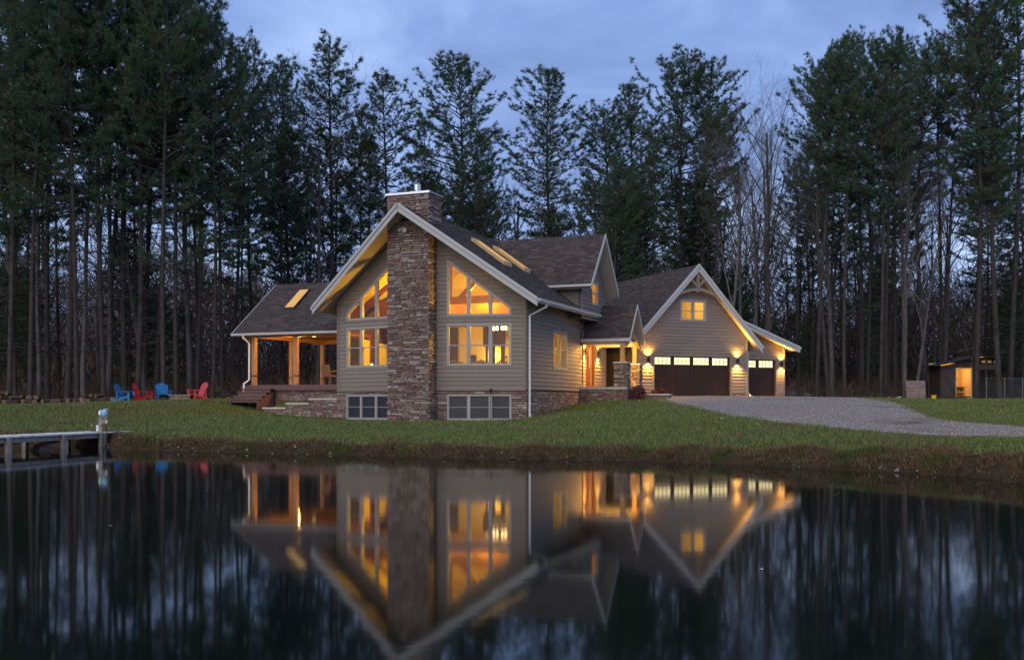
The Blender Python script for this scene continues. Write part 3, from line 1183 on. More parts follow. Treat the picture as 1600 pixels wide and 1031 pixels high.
for q in (.76, .93):
    c0 = WC.p(q, 7.36, .12)
    c1 = WC.p(q + (q - .845) * .8, 7.27, .30)
    fl.tube([c0, c1], [.035, .06], 8)
fl.build('flood_light', 'cap_stone', HOUSE)

# main roof --------------------------------------------------------------------
EU, TIPV, EV = 5.4, -2.8, -.8
tip = H3(0, TIPV, ZR)
eR, eL = H3(EU, EV, ZR - SL * EU), H3(-EU, EV, ZR - SL * EU)
mainR = roof_plane(HOUSE, [eR, H3(EU, 7.85, ZR - SL * EU), H3(EU - .8, 9.4, ZR - SL * (EU - .8)), H3(0, 9.4, ZR), tip])
mainL = roof_plane(HOUSE, [H3(-EU, 9.4, ZR - SL * EU), eL, tip, H3(0, 9.4, ZR)])
nR = np.array(H(EU, EV)) - np.array(H(0, TIPV))
oR = (nR[1], -nR[0])
nL = np.array(H(0, TIPV)) - np.array(H(-EU, EV))
oL = (nL[1], -nL[0])
for p0, p1, o_, rf in ((tip, eR, oR, mainR), (tip, eL, oL, mainL)):
    edge_board('rake_board', p0, p1, .36, .05, o_, rf)
    edge_board('rake_trim', p0, p1, .15, .10, o_, rf, lift=.035)
edge_board('fascia', eR, H3(EU, 7.85, ZR - SL * EU), .22, .03, HU, mainR, m='soffit')
gutter(H3(EU + .03, EV, ZR - SL * EU), H3(EU + .03, 7.85, ZR - SL * EU), HU, mainR)
edge_board('fascia', H3(-EU, 9.4, ZR - SL * EU), eL, .22, .03, -HU, mainL)
gutter(H3(-EU - .03, EV, ZR - SL * EU), H3(-EU - .03, 9.4, ZR - SL * EU), -HU, mainL)
# skylights on the main roof
for v0, v1 in ((1.55, 2.5), (4.05, 4.9)):
    fr, gl = MB(), MB()
    u0, u1 = 1.36, 2.95
    ht = .17

    def rp(u, v, h):
        return H3(u, v, ZR - SL * u + h)
    for (a, b, c, d) in ((u0, u1, v0, v0 + .09), (u0, u1, v1 - .09, v1), (u0, u0 + .09, v0 + .09, v1 - .09), (u1 - .09, u1, v0 + .09, v1 - .09)):
        fr.hexa([rp(a, c, 0), rp(b, c, 0), rp(b, d, 0), rp(a, d, 0), rp(a, c, ht), rp(b, c, ht), rp(b, d, ht), rp(a, d, ht)])
    sk = fr.build('skylight', 'fresh_pine', mainR)
    gl.add([rp(u0 + .09, v0 + .09, ht - .04), rp(u1 - .09, v0 + .09, ht - .04), rp(u1 - .09, v1 - .09, ht - .04), rp(u0 + .09, v1 - .09, ht - .04)], [(0, 1, 2, 3)])
    gl.build('skylight_pane', 'skylight_glow', mainR)
downspout([H3(EU + .08, .1, 4.15), H3(EU + .08, .1, 4.05), H3(4.72, .1, 3.70), H3(4.72, .1, -.55), H3(4.78, -.05, -.62)], HOUSE)
downspout([H3(4.72, 7.35, 3.6), H3(4.72, 7.35, .05), H3(4.85, 7.3, -.02)], HOUSE, .04, 'siding_back')

# cross gable over the entry ------------------------------------------------------
DZ_, DS, DV = 8.15, 1.155, 7.2
DE, DT = 2.27, 5.92
dn = roof_plane(HOUSE, [H3(3.2, DV - DE, DZ_ - DS * DE), H3(DT, DV - DE, DZ_ - DS * DE), H3(DT, DV, DZ_), H3(-.4, DV, DZ_)])
df = roof_plane(HOUSE, [H3(DT, DV + DE, DZ_ - DS * DE), H3(-1, DV + DE, DZ_ - DS * DE), H3(-1, DV, DZ_), H3(DT, DV, DZ_)])
for a, rf in ((-DE, dn), (DE, df)):
    edge_board('rake_board', H3(DT, DV, DZ_), H3(DT, DV + a, DZ_ - DS * DE), .27, .04, HU, rf)
gutter(H3(3.75, DV - DE - .03, DZ_ - DS * DE), H3(DT, DV - DE - .03, DZ_ - DS * DE), -HV, dn)
WD = Wall(H(5.3, 5.4), H(5.3, 9.1))
dpoly = [(0, 4.0), (3.7, 4.0), (3.7, DZ_ - DS * 1.9 - .24), (1.8, DZ_ - .24), (0, DZ_ - DS * 1.8 - .24)]
dwin = rect(1.5, 2.58, 4.74, 5.93)
wl = skin(WD, dpoly, [dwin], 0, 'wall', 'siding_back', HOUSE, .14)
siding(WD, dpoly, [dwin], wl)
window(WD, dwin, [], 5.34, HOUSE)
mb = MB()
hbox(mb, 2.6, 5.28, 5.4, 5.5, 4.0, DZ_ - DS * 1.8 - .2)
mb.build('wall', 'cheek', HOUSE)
rm = MB()
hbox(rm, 2.9, 5.1, 8.6, 8.7, 4.3, 6.0)
hbox(rm, 2.9, 5.1, 5.6, 5.7, 4.3, 6.0)
hbox(rm, 2.8, 2.9, 5.6, 8.7, 4.3, 6.0)
hbox(rm, 2.8, 5.1, 5.6, 8.7, 6.0, 6.05)
hbox(rm, 2.8, 5.1, 5.6, 8.7, 4.25, 4.3)
rm.build('room', 'inner_wall', HOUSE)
point_light('bedroom_lamp', H3(4.2, 7.3, 5.7), 40, HOUSE)

# entry porch ---------------------------------------------------------------------
PVm, PZ, PS, PT = 8.72, 4.84, 1.22, 7.1
pe = 1.42
pn = roof_plane(HOUSE, [H3(4.62, PVm - pe, PZ - PS * pe), H3(PT, PVm - pe, PZ - PS * pe), H3(PT, PVm, PZ), H3(4.62, PVm, PZ)], th=.14)
pf = roof_plane(HOUSE, [H3(PT, PVm + pe, PZ - PS * pe), H3(4.62, PVm + pe, PZ - PS * pe), H3(4.62, PVm, PZ), H3(PT, PVm, PZ)], th=.14)
for a, rf in ((-pe, pn), (pe, pf)):
    edge_board('rake_board', H3(PT, PVm, PZ), H3(PT, PVm + a, PZ - PS * pe), .20, .04, HU, rf)
edge_board('fascia', H3(4.65, PVm - pe, PZ - PS * pe), H3(PT, PVm - pe, PZ - PS * pe), .15, .03, -HV, pn)
mb = MB()
hbox(mb, 4.63, 6.85, PVm - pe + .12, PVm + pe - .12, 3.02, 3.08)
mb.build('porch_ceiling', 'soffit', HOUSE)
for vv_ in (PVm - pe + .22, PVm + pe - .22):
    mb = MB()
    hbox(mb, 4.63, 6.8, vv_ - .09, vv_ + .09, 2.84, 3.02)
    mb.build('porch_beam', 'soffit', HOUSE)
WDr = Wall(H(4.6, 7.55), H(4.6, 11.7))
door = rect(.62, 1.98, .82, 2.95)
wl = skin(WDr, rect(0, 4.15, .3, 4.4), [door], 0, 'wall', 'siding_back', HOUSE, .14)
siding(WDr, rect(0, 4.15, BASE, 4.4), [door], wl)
# front door: sidelight and leaf
mb = MB()
ring(mb, WDr, door, inset(door, .07), -.12, .05)
WDr.box(mb, 1.04, 1.10, .89, 2.88, -.1, .03)
fd = mb.build('front_door', 'front_door', HOUSE)
mb = MB()
WDr.box(mb, 1.10, 1.91, .86, 2.88, -.09, -.045)
for a, b, c, d in ((1.18, 1.46, .98, 1.6), (1.55, 1.83, .98, 1.6)):
    WDr.box(mb, a, b, c, d, -.045, -.025)
mb.build('door_leaf', 'front_door', fd)
mb = MB()
WDr.box(mb, .69, 1.04, .95, 2.86, -.07, -.06)
WDr.box(mb, 1.22, 1.78, 1.78, 2.72, -.044, -.038)
mb.build('door_glass', 'skylight_glow', fd)
mb = MB()
mb.tube([WDr.p(1.17, 1.6, 0), WDr.p(1.17, 1.95, 0)], .015, 6)
mb.build('handle', 'steel', fd)
# porch floor, retaining face and piers
mb = MB()
hbox(mb, 4.62, 7.0, 7.15, 10.4, .66, .80)
mb.build('porch_floor', 'concrete', HOUSE)
mb = MB()
hbox(mb, 4.62, 6.95, 7.24, 10.3, -.4, .66)
pb = mb.build('porch_base', 'mortar', HOUSE)
stones(Wall(H(4.62, 7.24), H(6.4, 7.24)), rect(0, 1.8, -.2, .66), [], pb, single=12, lmin=.16, lmax=.42, proud=(.01, .05))
stones(Wall(H(6.95, 7.9), H(6.95, 9.5)), rect(0, 1.6, -.2, .66), [], pb, single=0, proud=(.01, .05))
for pv in (7.55, 9.85):
    mb = MB()
    hbox(mb, 6.37, 6.97, pv - .3, pv + .3, -.4, 1.92)
    pier = mb.build('stone_pier', 'mortar', HOUSE)
    stones(Wall(H(6.37, pv - .3), H(6.97, pv - .3)), rect(-.04, .64, -.2, 1.92), [], pier, single=8, lmin=.15, lmax=.4, hmin=.07, hmax=.15, proud=(.01, .06))
    stones(Wall(H(6.97, pv - .3), H(6.97, pv + .3)), rect(0, .6, -.2, 1.92), [], pier, lmin=.15, lmax=.4, hmin=.07, hmax=.15, proud=(.01, .06))
    mb = MB()
    hbox(mb, 6.30, 7.04, pv - .37, pv + .37, 1.92, 1.99)
    mb.build('pier_cap', 'cap_stone', pier)
    mb = MB()
    hbox(mb, 6.58, 6.78, pv - .1, pv + .1, 1.99, 3.0)
    mb.build('porch_post', 'cedar', HOUSE)
ar = MB()
for k in range(8):
    f0, f1 = k / 8, (k + 1) / 8
    q0, q1 = 7.45 + 2.5 * f0, 7.45 + 2.5 * f1
    z0, z1 = 2.72 + .42 * math.sin(math.pi * f0), 2.72 + .42 * math.sin(math.pi * f1)
    ar.hexa([H3(6.78, q0, z0), H3(6.94, q0, z0), H3(6.94, q1, z1), H3(6.78, q1, z1), H3(6.78, q0, z0 + .26), H3(6.94, q0, z0 + .26), H3(6.94, q1, z1 + .26), H3(6.78, q1, z1 + .26)])
ar.build('arched_beam', 'cedar', HOUSE)
mb = MB()
mb.bar(H3(6.86, PVm, 3.3), H3(6.86, PVm, 4.6), .14, .14, (*HU, 0))
mb.build('king_post', 'cedar', HOUSE)
mb = MB()
mb.add([H3(6.7, PVm - 1.2, 3.09), H3(6.7, PVm + 1.2, 3.09), H3(6.7, PVm, 4.62)], [(0, 1, 2)])
mb.add([H3(6.66, PVm - 1.2, 3.09), H3(6.66, PVm + 1.2, 3.09), H3(6.66, PVm, 4.62)], [(2, 1, 0)])
mb.build('gable_panel', 'cedar', HOUSE)


def wall_lamp(W, s, z, power, parent, up=True):
    mb = MB()
    c = Vector(W.p(s, z, .13))
    mb.lathe([(.055, -.15), (.06, -.15), (.06, .15), (.055, .15), (.05, .11), (.05, -.11)], c, 10)
    W.box(mb, s - .05, s + .05, z - .07, z + .07, 0, .03)
    W.box(mb, s - .02, s + .02, z - .02, z + .02, .03, .09)
    lp = mb.build('wall_lamp', 'black_metal', parent)
    bm = MB()
    for dz in ((.112, -.112) if up else (-.112,)):
        bm.lathe([(.001, dz - .004), (.046, dz - .004), (.046, dz + .004), (.001, dz + .004)], c, 10)
    bm.build('bulb', 'bulb_sconce', lp)
    for sg in ((1, -1) if up else (-1,)):
        spot('lamp_light', c + Vector((0, 0, .17 * sg)), (0, 0, sg), power, lp, 136, blend=1.0)
    return lp


for s_ in (.28, 2.62):
    wall_lamp(WDr, s_, 2.55, 320, HOUSE)
mb = MB()
cpt = Vector(H3(5.6, PVm, 3.0))
mb.lathe([(.001, -.05), (.10, -.05), (.12, .0), (.12, .02)], cpt, 10)
mb.build('ceiling_light', 'disc_glow', HOUSE)
point_light('entry_light', H3(6.59, 7.90, 2.86), 300, HOUSE, (1, .54, .12), .06)
point_light('entry_light', H3(5.2, 8.1, 2.97), 90, HOUSE, (1, .54, .12), .03)
# link between wing and garage
WLk = Wall(H(3.6, 13.2), G(-3.5, 3.2))
wl = skin(WLk, rect(0, WLk.len, .2, 3.6), [], 0, 'wall', 'siding_back', HOUSE, .14)
siding(WLk, rect(0, WLk.len, .5, 3.6), [], wl, joined=True)
mb = MB()
WLk.box(mb, .45, 1.25, .75, 2.75, .03, .07)
WLk.box(mb, .38, .45, .75, 2.85, .03, .09)
WLk.box(mb, 1.25, 1.32, .75, 2.85, .03, .09)
WLk.box(mb, .38, 1.32, 2.75, 2.85, .03, .09)
mb.build('side_door', 'soffit', HOUSE)
roof_plane(HOUSE, [H3(4.7, 10.9, 3.35), G3(-3.4, .15, 3.35), G3(-3.3, 5, 4.2), H3(2.0, 14, 4.2)], with_shingles=False)  # roof added over the gap to keep the recess below dark
mb = MB()
mb.add([H3(4.6, 10.2, .62), H3(7.0, 10.4, .62), G3(-3.55, .3, .62), G3(-3.5, 3.4, .62), H3(3.6, 13.4, .62)], [(0, 1, 2, 3, 4)])
mb.build('breezeway_floor', 'concrete', HOUSE)

# garage ---------------------------------------------------------------------------
FL = .375
GZr, GSl, GM = 7.55, 1.04, .09
gs0, gs1, gv0, gv1 = -4.11, 4.29, -.5, 10.5
ge = GZr - GSl * 4.2
gR = roof_plane(HOUSE, [G3(gs1, gv0, ge), G3(gs1, gv1, ge), G3(GM, gv1, GZr), G3(GM, gv0, GZr)])
gL = roof_plane(HOUSE, [G3(gs0, gv1, ge), G3(gs0, gv0, ge), G3(GM, gv0, GZr), G3(GM, gv1, GZr)])
for a, rf in ((gs1, gR), (gs0, gL)):
    edge_board('rake_board', G3(GM, gv0, GZr), G3(a, gv0, ge), .40, .05, -GV, rf)
    edge_board('rake_trim', G3(GM, gv0, GZr), G3(a, gv0, ge), .17, .10, -GV, rf, lift=.035)
gutter(G3(gs1 + .02, gv0, ge), G3(gs1 + .02, gv1, ge), GU, gR)
gutter(G3(gs0 - .02, gv0, ge), G3(gs0 - .02, gv1, ge), -GU, gL)
WG = Wall(G(-3.55, 0), G(3.65, 0))
g0 = 3.55                                              # wall coordinate of the garage origin
gun = lambda s: GZr - GSl * abs(s - GM) - .28
gpoly = [(0, FL), (7.2, FL), (7.2, gun(3.65)), (g0 + GM, gun(GM)), (0, gun(-3.55))]
gd = rect(g0 - 2.42, g0 + 2.5, FL - .01, 2.56)
gw = rect(g0 - .76, g0 + .89, 4.50, 5.66)
wl = skin(WG, gpoly, [gd, gw], 0, 'wall', 'siding_back', HOUSE, .14)
siding(WG, gpoly, [gd, gw], wl, m='siding', z0=FL + .24)
mb = MB()
for a, b in ((0, .1), (7.1, 7.2)):
    WG.box(mb, a, b, FL, gun(3.65), 0, .045)
for a, b in ((g0 - 2.53, g0 - 2.42), (g0 + 2.5, g0 + 2.61)):
    WG.box(mb, a, b, FL, 2.67, .0, .05)
WG.box(mb, g0 - 2.42, g0 + 2.5, 2.56, 2.67, 0, .05)
mb.build('corner_board', 'siding', wl)
stones(WG, rect(.1, g0 - 2.55, FL - .1, FL + .22), [], wl, single=0, lmin=.15, lmax=.4, proud=(.03, .06))
stones(WG, rect(g0 + 2.63, 7.1, FL - .1, FL + .22), [], wl, single=0, lmin=.15, lmax=.4, proud=(.03, .06))
window(WG, gw, [g0 + .065], 5.06, HOUSE, fw=.085)


def garage_door(W, s0, s1, z0, z1, lites, label):
    mb = MB()
    W.box(mb, s0, s1, z0, z1, -.16, -.12)
    gd_ = mb.build('garage_door', 'door_brown', HOUSE)
    gd_['label'] = label
    n = 4
    hh = (z1 - z0) / n
    lw = (s1 - s0) / lites
    for k in range(n):
        a, b = z0 + k * hh + .006, z0 + (k + 1) * hh - .006
        mb = MB()
        if k < n - 1:
            W.box(mb, s0, s1, a, b, -.12, -.10)
            for j in range(lites):
                x0, x1 = s0 + j * lw + .09, s0 + (j + 1) * lw - .09
                mid = (a + b) / 2
                for (c, d) in ((a + .05, mid - .02), (mid + .02, b - .05)):
                    o_ = rect(x0, x1, c, d)
                    ring(mb, W, o_, inset(o_, .03), -.10, -.085)
                    W.box(mb, x0 + .06, x1 - .06, c + .05, d - .05, -.10, -.088)
            mb.build('panel', 'door_brown', gd_)
        else:
            holes = [rect(s0 + j * lw + .10, s0 + (j + 1) * lw - .14, a + .1, b - .06) for j in range(lites)]
            for (p, q, r_, t_, za, zb) in slabs(rect(s0, s1, a, b), holes, a, b):
                W.box(mb, p, q, za, zb, -.12, -.085)
            pn_ = mb.build('panel', 'door_brown', gd_)
            for h in holes:
                (x0, y0), (x1, _), (_, y1) = h[0], h[1], h[2]
                g_ = MB()
                g_.add([W.p(x0, y0, -.105), W.p(x1, y0, -.105), W.p(x1, y1, -.105), W.p(x0, y1, -.105)], [(0, 1, 2, 3)])
                g_.build('lite', 'lite_glow', gd_)
                g_ = MB()
                for j in (1, 2, 3):
                    xx = x0 + (x1 - x0) * j / 4
                    W.box(g_, xx - .012, xx + .012, y0, y1, -.104, -.09)
                ym = (y0 + y1) / 2
                W.box(g_, x0, x1, ym - .012, ym + .012, -.103, -.089)
                g_.build('lite_bars', 'inner_dark', gd_)
    return gd_


garage_door(WG, g0 - 2.42, g0 + 2.5, FL, 2.56, 4, 'wide brown panelled garage door with four lit lites')
for s_ in (g0 - 2.82, g0 + 2.93):
    wall_lamp(WG, s_, 2.36, 330, HOUSE)
# gable truss
tr = MB()
zt_ = lambda s: GZr - GSl * abs(s - GM) - .42
yv = -.42
tr.bar(G3(GM, yv, 6.05), G3(GM, yv, 7.2), .15, .15, (*GU, 0))
prev = None
for k in range(13):
    s_ = GM - 1.32 + 2.64 * k / 12
    q = G3(s_, yv, 5.86 + .34 * math.cos((s_ - GM) / 1.32 * math.pi / 2))
    if prev:
        tr.bar(prev, q, .13, .15)
    prev = q
for sg in (-1, 1):
    tr.bar(G3(GM, yv, 6.28), G3(GM + sg * .52, yv, 6.85), .1, .11)
    tr.bar(G3(GM, yv, 7.26), G3(GM + sg * 1.55, yv, 7.26 - GSl * 1.55), .13, .14)
tr.build('gable_truss', 'siding', HOUSE)
rm = MB()
gbox(rm, -1.3, 1.45, 3.0, 3.1, 3.6, 5.9)
gbox(rm, -1.3, 1.45, .15, 3.0, 3.5, 3.6)
gbox(rm, -1.4, -1.3, .15, 3.1, 3.5, 5.9)
gbox(rm, 1.45, 1.55, .15, 3.1, 3.5, 5.9)
gbox(rm, -1.4, 1.55, .15, 3.1, 5.9, 5.95)
rm.build('room', 'inner_wall', HOUSE)
point_light('loft_lamp', G3(.1, 1.5, 5.6), 42, HOUSE, (1, .72, .3))

# single bay ------------------------------------------------------------------------
bz = lambda s: 4.69 - .352 * (s - 4.42)
bR = roof_plane(HOUSE, [G3(8.34, 1.3, bz(8.34)), G3(8.34, 9, bz(8.34)), G3(2.03, 9, bz(2.03)), G3(2.03, 1.3, bz(2.03))])
edge_board('rake_board', G3(2.6, 1.3, bz(2.6)), G3(8.34, 1.3, bz(8.34)), .34, .05, -GV, bR)
edge_board('rake_trim', G3(2.6, 1.3, bz(2.6)), G3(8.34, 1.3, bz(8.34)), .15, .10, -GV, bR, lift=.035)
gutter(G3(8.36, 1.3, bz(8.34)), G3(8.36, 9, bz(8.34)), GU, bR)
WB = Wall(G(3.4, 1.9), G(7.69, 1.9))
b0 = -3.4
bun = lambda s: bz(s) - .26
bd = rect(4.60 + b0, 7.04 + b0, FL - .01, 2.56)
bpoly = [(0, FL), (4.29, FL), (4.29, bun(7.69)), (0, bun(3.4))]
wl = skin(WB, bpoly, [bd], 0, 'wall', 'siding_back', HOUSE, .14)
siding(WB, bpoly, [bd], wl, z0=FL + .24)
mb = MB()
WB.box(mb, 4.19, 4.29, FL, bun(7.69), 0, .045)
WB.box(mb, 7.04 + b0, 7.15 + b0, FL, 2.67, 0, .05)
WB.box(mb, 4.6 + b0, 7.04 + b0, 2.56, 2.67, 0, .05)
mb.build('corner_board', 'siding', wl)
stones(WB, rect(7.17 + b0, 4.18, FL - .1, FL + .22), [], wl, lmin=.15, lmax=.4, proud=(.03, .06))
garage_door(WB, 4.60 + b0, 7.04 + b0, FL, 2.56, 2, 'single brown garage door in the set-back bay')
wall_lamp(WB, 7.42 + b0, 2.34, 270, HOUSE)
for a, b in ((G(3.65, 0), G(3.65, 8)), (G(7.69, 1.9), G(7.69, 8.9))):
    W = Wall(a, b)
    skin(W, rect(0, W.len, 0, 2.9), [], 0, 'wall', 'siding', HOUSE, .14)
W = Wall(G(-3.55, 10), G(-3.55, 0))
skin(W, rect(0, W.len, 0, 3.5), [], 0, 'wall', 'siding', HOUSE, .14)
downspout([G3(3.75, .1, 2.9), G3(3.75, .1, .6), G3(3.8, -.15, .38)], HOUSE, .035)
mb = MB()
gbox(mb, -3.3, 3.7, -.75, .1, FL - .35, FL - .012)
gbox(mb, 3.7, 7.9, 1.1, 2.0, FL - .35, FL - .012)
mb.build('garage_apron', 'concrete', None, 'structure')

# left porch --------------------------------------------------------------------------
pz = lambda v: 3.41 + .75 * (v - 1.04)
PL = -11.17
lf = roof_plane(HOUSE, [H3(PL, 1.04, 3.41), H3(-4.66, 1.04, 3.41), H3(-2.95, 4.72, pz(4.72)), H3(PL, 4.72, pz(4.72))], th=.15)
lb = roof_plane(HOUSE, [H3(-4.66, 8.4, 3.41), H3(PL, 8.4, 3.41), H3(PL, 4.72, pz(4.72)), H3(-2.95, 4.72, pz(4.72))], th=.15)
gutter(H3(PL, 1.01, 3.41), H3(-4.72, 1.01, 3.41), -HV, lf)
for v0, v1, rf in ((1.04, 4.72, lf), (8.4, 4.72, lb)):
    edge_board('rake_board', H3(PL, v1, pz(4.72)), H3(PL, v0, 3.41), .18, .04, -HU, rf)
fr, gl = MB(), MB()
rp = lambda u, v, h: H3(u, v, pz(v) + h)
u0, u1, v0, v1 = -9.32, -8.68, 2.6, 4.07
for (a, b, c, d) in ((u0, u1, v0, v0 + .05), (u0, u1, v1 - .05, v1), (u0, u0 + .05, v0 + .05, v1 - .05), (u1 - .05, u1, v0 + .05, v1 - .05)):
    fr.hexa([rp(a, c, 0), rp(b, c, 0), rp(b, d, 0), rp(a, d, 0), rp(a, c, .14), rp(b, c, .14), rp(b, d, .14), rp(a, d, .14)])
fr.build('skylight', 'roof_deck', lf)
gl.add([rp(u0 + .04, v0 + .04, .12), rp(u1 - .04, v0 + .04, .12), rp(u1 - .04, v1 - .04, .12), rp(u0 + .04, v1 - .04, .12)], [(0, 1, 2, 3)])
gl.build('skylight_pane', 'skylight_glow', lf)
DK = .89
for v in np.arange(1.32, 8.2, .14):
    mb = MB()
    hbox(mb, -10.75, -4.62, v, v + .132, DK - .03, DK)
    mb.build('deck_board', 'deck', HOUSE)
mb = MB()
hbox(mb, -10.75, -4.62, 1.28, 1.32, DK - .26, DK - .002)
hbox(mb, -10.79, -10.75, 1.28, 8.3, DK - .26, DK - .002)
hbox(mb, -10.7, -4.65, 1.4, 8.1, DK - .24, DK - .035)
mb.build('deck_frame', 'deck', HOUSE)
mb = MB()
hbox(mb, -10.6, -4.65, 1.5, 8.0, -.9, DK - .25)
dkb = mb.build('deck_base', 'mortar', HOUSE)
stones(Wall(H(-10.6, 1.5), H(-4.65, 1.5)), rect(1.6, 5.95, -.6, DK - .26), [], dkb, lmin=.14, lmax=.42, proud=(.01, .05))
posts = [(-10.25, 1.55), (-7.85, 1.55), (-5.3, 1.55), (-10.25, 4.75), (-10.3, 7.8), (-7.4, 7.8), (-4.9, 7.8)]
for (a, b) in posts:
    mb = MB()
    hbox(mb, a - .1, a + .1, b - .1, b + .1, DK, 3.2)
    pp = mb.build('porch_post', 'cedar', HOUSE)
    mb = MB()
    hbox(mb, a - .115, a + .115, b - .115, b + .115, DK + .42, DK + .46)
    mb.build('post_band', 'black_metal', pp)
for (a, b, c, d) in ((-10.9, -4.65, 1.45, 1.65), (-10.35, -10.15, 1.65, 7.7), (-10.9, -4.65, 7.7, 7.9)):
    mb = MB()
    hbox(mb, a, b, c, d, 3.2, 3.42)
    mb.build('porch_beam', 'cedar', HOUSE)
mb = MB()
hbox(mb, -10.15, -4.65, 1.66, 7.7, 3.43, 3.47)
mb.build('porch_ceiling', 'cedar', HOUSE)
mb = MB()
mb.add([H3(-10.25, 1.2, 3.42), H3(-10.25, 8.2, 3.42), H3(-10.25, 4.72, 5.95)], [(0, 1, 2)])
mb.add([H3(-10.30, 1.2, 3.42), H3(-10.30, 8.2, 3.42), H3(-10.30, 4.72, 5.95)], [(2, 1, 0)])
mb.build('gable_panel', 'cedar', HOUSE)
mb = MB()
for q in ((-6.4, 3.2), (-6.4, 6.0), (-8.8, 4.6)):
    mb.lathe([(.001, -.03), (.09, -.03), (.1, 0), (.1, .02)], H3(q[0], q[1], 3.42), 10)
mb.build('ceiling_light', 'disc_glow', HOUSE)
point_light('porch_light', H3(-5.1, 2.7, 3.25), 230, HOUSE, (1, .50, .14))
point_light('porch_light', H3(-8.09, 2.02, 3.05), 130, HOUSE, (1, .50, .14))
downspout([H3(-10.5, .98, 3.3), H3(-10.5, .98, 3.18), H3(-10.42, 1.36, 2.92), H3(-10.42, 1.36, 1.15), H3(-10.5, 1.05, .95), H3(-10.5, 1.05, .35)], HOUSE, .05)
# steps
for k in range(4):
    mb = MB()
    zt_ = DK - .17 * (k + 1)
    hbox(mb, -10.6, -8.9, 1.28 - .32 * (k + 1), 1.28 - .32 * k + (.02 if k else -.01), zt_ - .05, zt_)
    hbox(mb, -10.55, -8.95, 1.28 - .32 * (k + 1) + .05, 1.28 - .32 * (k + 1) + .07, zt_ - .17, zt_ - .05)
    mb.build('step', 'deck', HOUSE)
mb = MB()
for uu in (-10.5, -8.98):
    mb = MB()
    mb.add([H3(uu, 1.28, DK - .3), H3(uu, 1.28, -.3), H3(uu, -.02, -.3), H3(uu, -.02, .1), H3(uu + .05, 1.28, DK - .3), H3(uu + .05, 1.28, -.3), H3(uu + .05, -.02, -.3), H3(uu + .05, -.02, .1)],
           [(3, 2, 1, 0), (4, 5, 6, 7), (0, 1, 5, 4), (1, 2, 6, 5), (2, 3, 7, 6), (3, 0, 4, 7)])
    mb.build('stringer', 'deck', HOUSE)

# interior -------------------------------------------------------------------------------
mb = MB()
hbox(mb, -4.45, 4.45, -.02, 9.0, .55, .80)
mb.add([H3(-4.4, 0, .79), H3(0, -PROW + .15, .79), H3(4.4, 0, .79)], [(0, 1, 2)])
mb.build('floor', 'inner_floor', HOUSE)
mb = MB()
for sg in (-1, 1):
    mb.add([H3(0, -PROW - .0, ZR - .34), H3(sg * 4.45, 0, ZR - .34 - SL * 4.45), H3(sg * 4.45, 9, ZR - .34 - SL * 4.45), H3(0, 9, ZR - .34)], [(0, 1, 2, 3)])
mb.build('ceiling', 'inner_wall', HOUSE)
mb = MB()
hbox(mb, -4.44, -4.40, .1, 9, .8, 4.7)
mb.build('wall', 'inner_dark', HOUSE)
for a, b, c, d, m_ in ((.7, 1.5, .9, 3.0, 'screen'), (1.7, 2.5, .9, 3.0, 'inner_wall'), (3.0, 3.2, .8, 3.7, 'beam'), (3.3, 4.2, 1.2, 2.9, 'inner_wall'), (.55, .7, .8, 3.1, 'beam'), (1.5, 1.7, .8, 3.1, 'beam'), (2.5, 2.65, .8, 3.1, 'beam'), (.55, 2.65, 3.1, 3.25, 'beam')):  # openings painted on as flat panels: one dark, two amber to brighten the window
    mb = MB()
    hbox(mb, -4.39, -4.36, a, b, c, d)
    mb.build('inner_opening' if m_ == 'screen' else 'casing_or_amber_panel', m_, HOUSE)
mb = MB()
for q in ((-3.9, 1.0, 1.75), (-3.9, 1.9, 1.8), (-3.7, 2.9, 1.75)):
    mb.lathe([(.02, -.05), (.05, -.04), (.05, .04), (.02, .06)], H3(*q), 8)
mb.build('table_lamp', 'bulb_warm', HOUSE)
mb = MB()
mb.add([H3(-4.4, 7.0, .8), H3(4.4, 7.0, .8), H3(4.4, 7.0, 4.7), H3(0, 7.0, 7.9), H3(-4.4, 7.0, 4.7)], [(0, 1, 2, 3, 4)])
hbox(mb, -1.35, 2.6, 5.3, 5.4, .8, 3.7)
mb.build('partition', 'inner_wall', HOUSE)
for a, b, c, d, vv in ((-1.4, -.98, .8, 3.7, 5.15), (-.42, -.36, .8, 3.7, 5.2), (-.34, -.02, .8, 2.35, 5.2), (.62, .74, .8, 3.7, 4.9), (.96, 1.10, .8, 3.7, 4.9), (.45, 1.5, 2.75, 3.7, 5.0), (1.42, 1.6, .8, 3.7, 4.9)):  # dark door, columns and header added for contrast; first piece paints the dark doorway
    mb = MB()
    hbox(mb, a, b, vv, vv + .08, c, d)
    mb.build('dark_partition_piece', 'inner_dark', HOUSE)
mb = MB()
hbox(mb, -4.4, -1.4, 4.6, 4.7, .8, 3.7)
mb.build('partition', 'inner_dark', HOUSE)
mb = MB()
for a in (-3.9, -3.1, -2.5, -1.9):
    hbox(mb, a, a + .12, 4.45, 4.55, .8, 3.7)
mb.build('wall_stud', 'beam', HOUSE)
mb = MB()
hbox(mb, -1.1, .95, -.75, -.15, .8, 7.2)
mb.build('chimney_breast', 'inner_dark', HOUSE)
mb = MB()
hbox(mb, -4.4, 4.4, 3.4, 7.0, 3.72, 3.95)
mb.build('loft_floor', 'inner_wall', HOUSE)
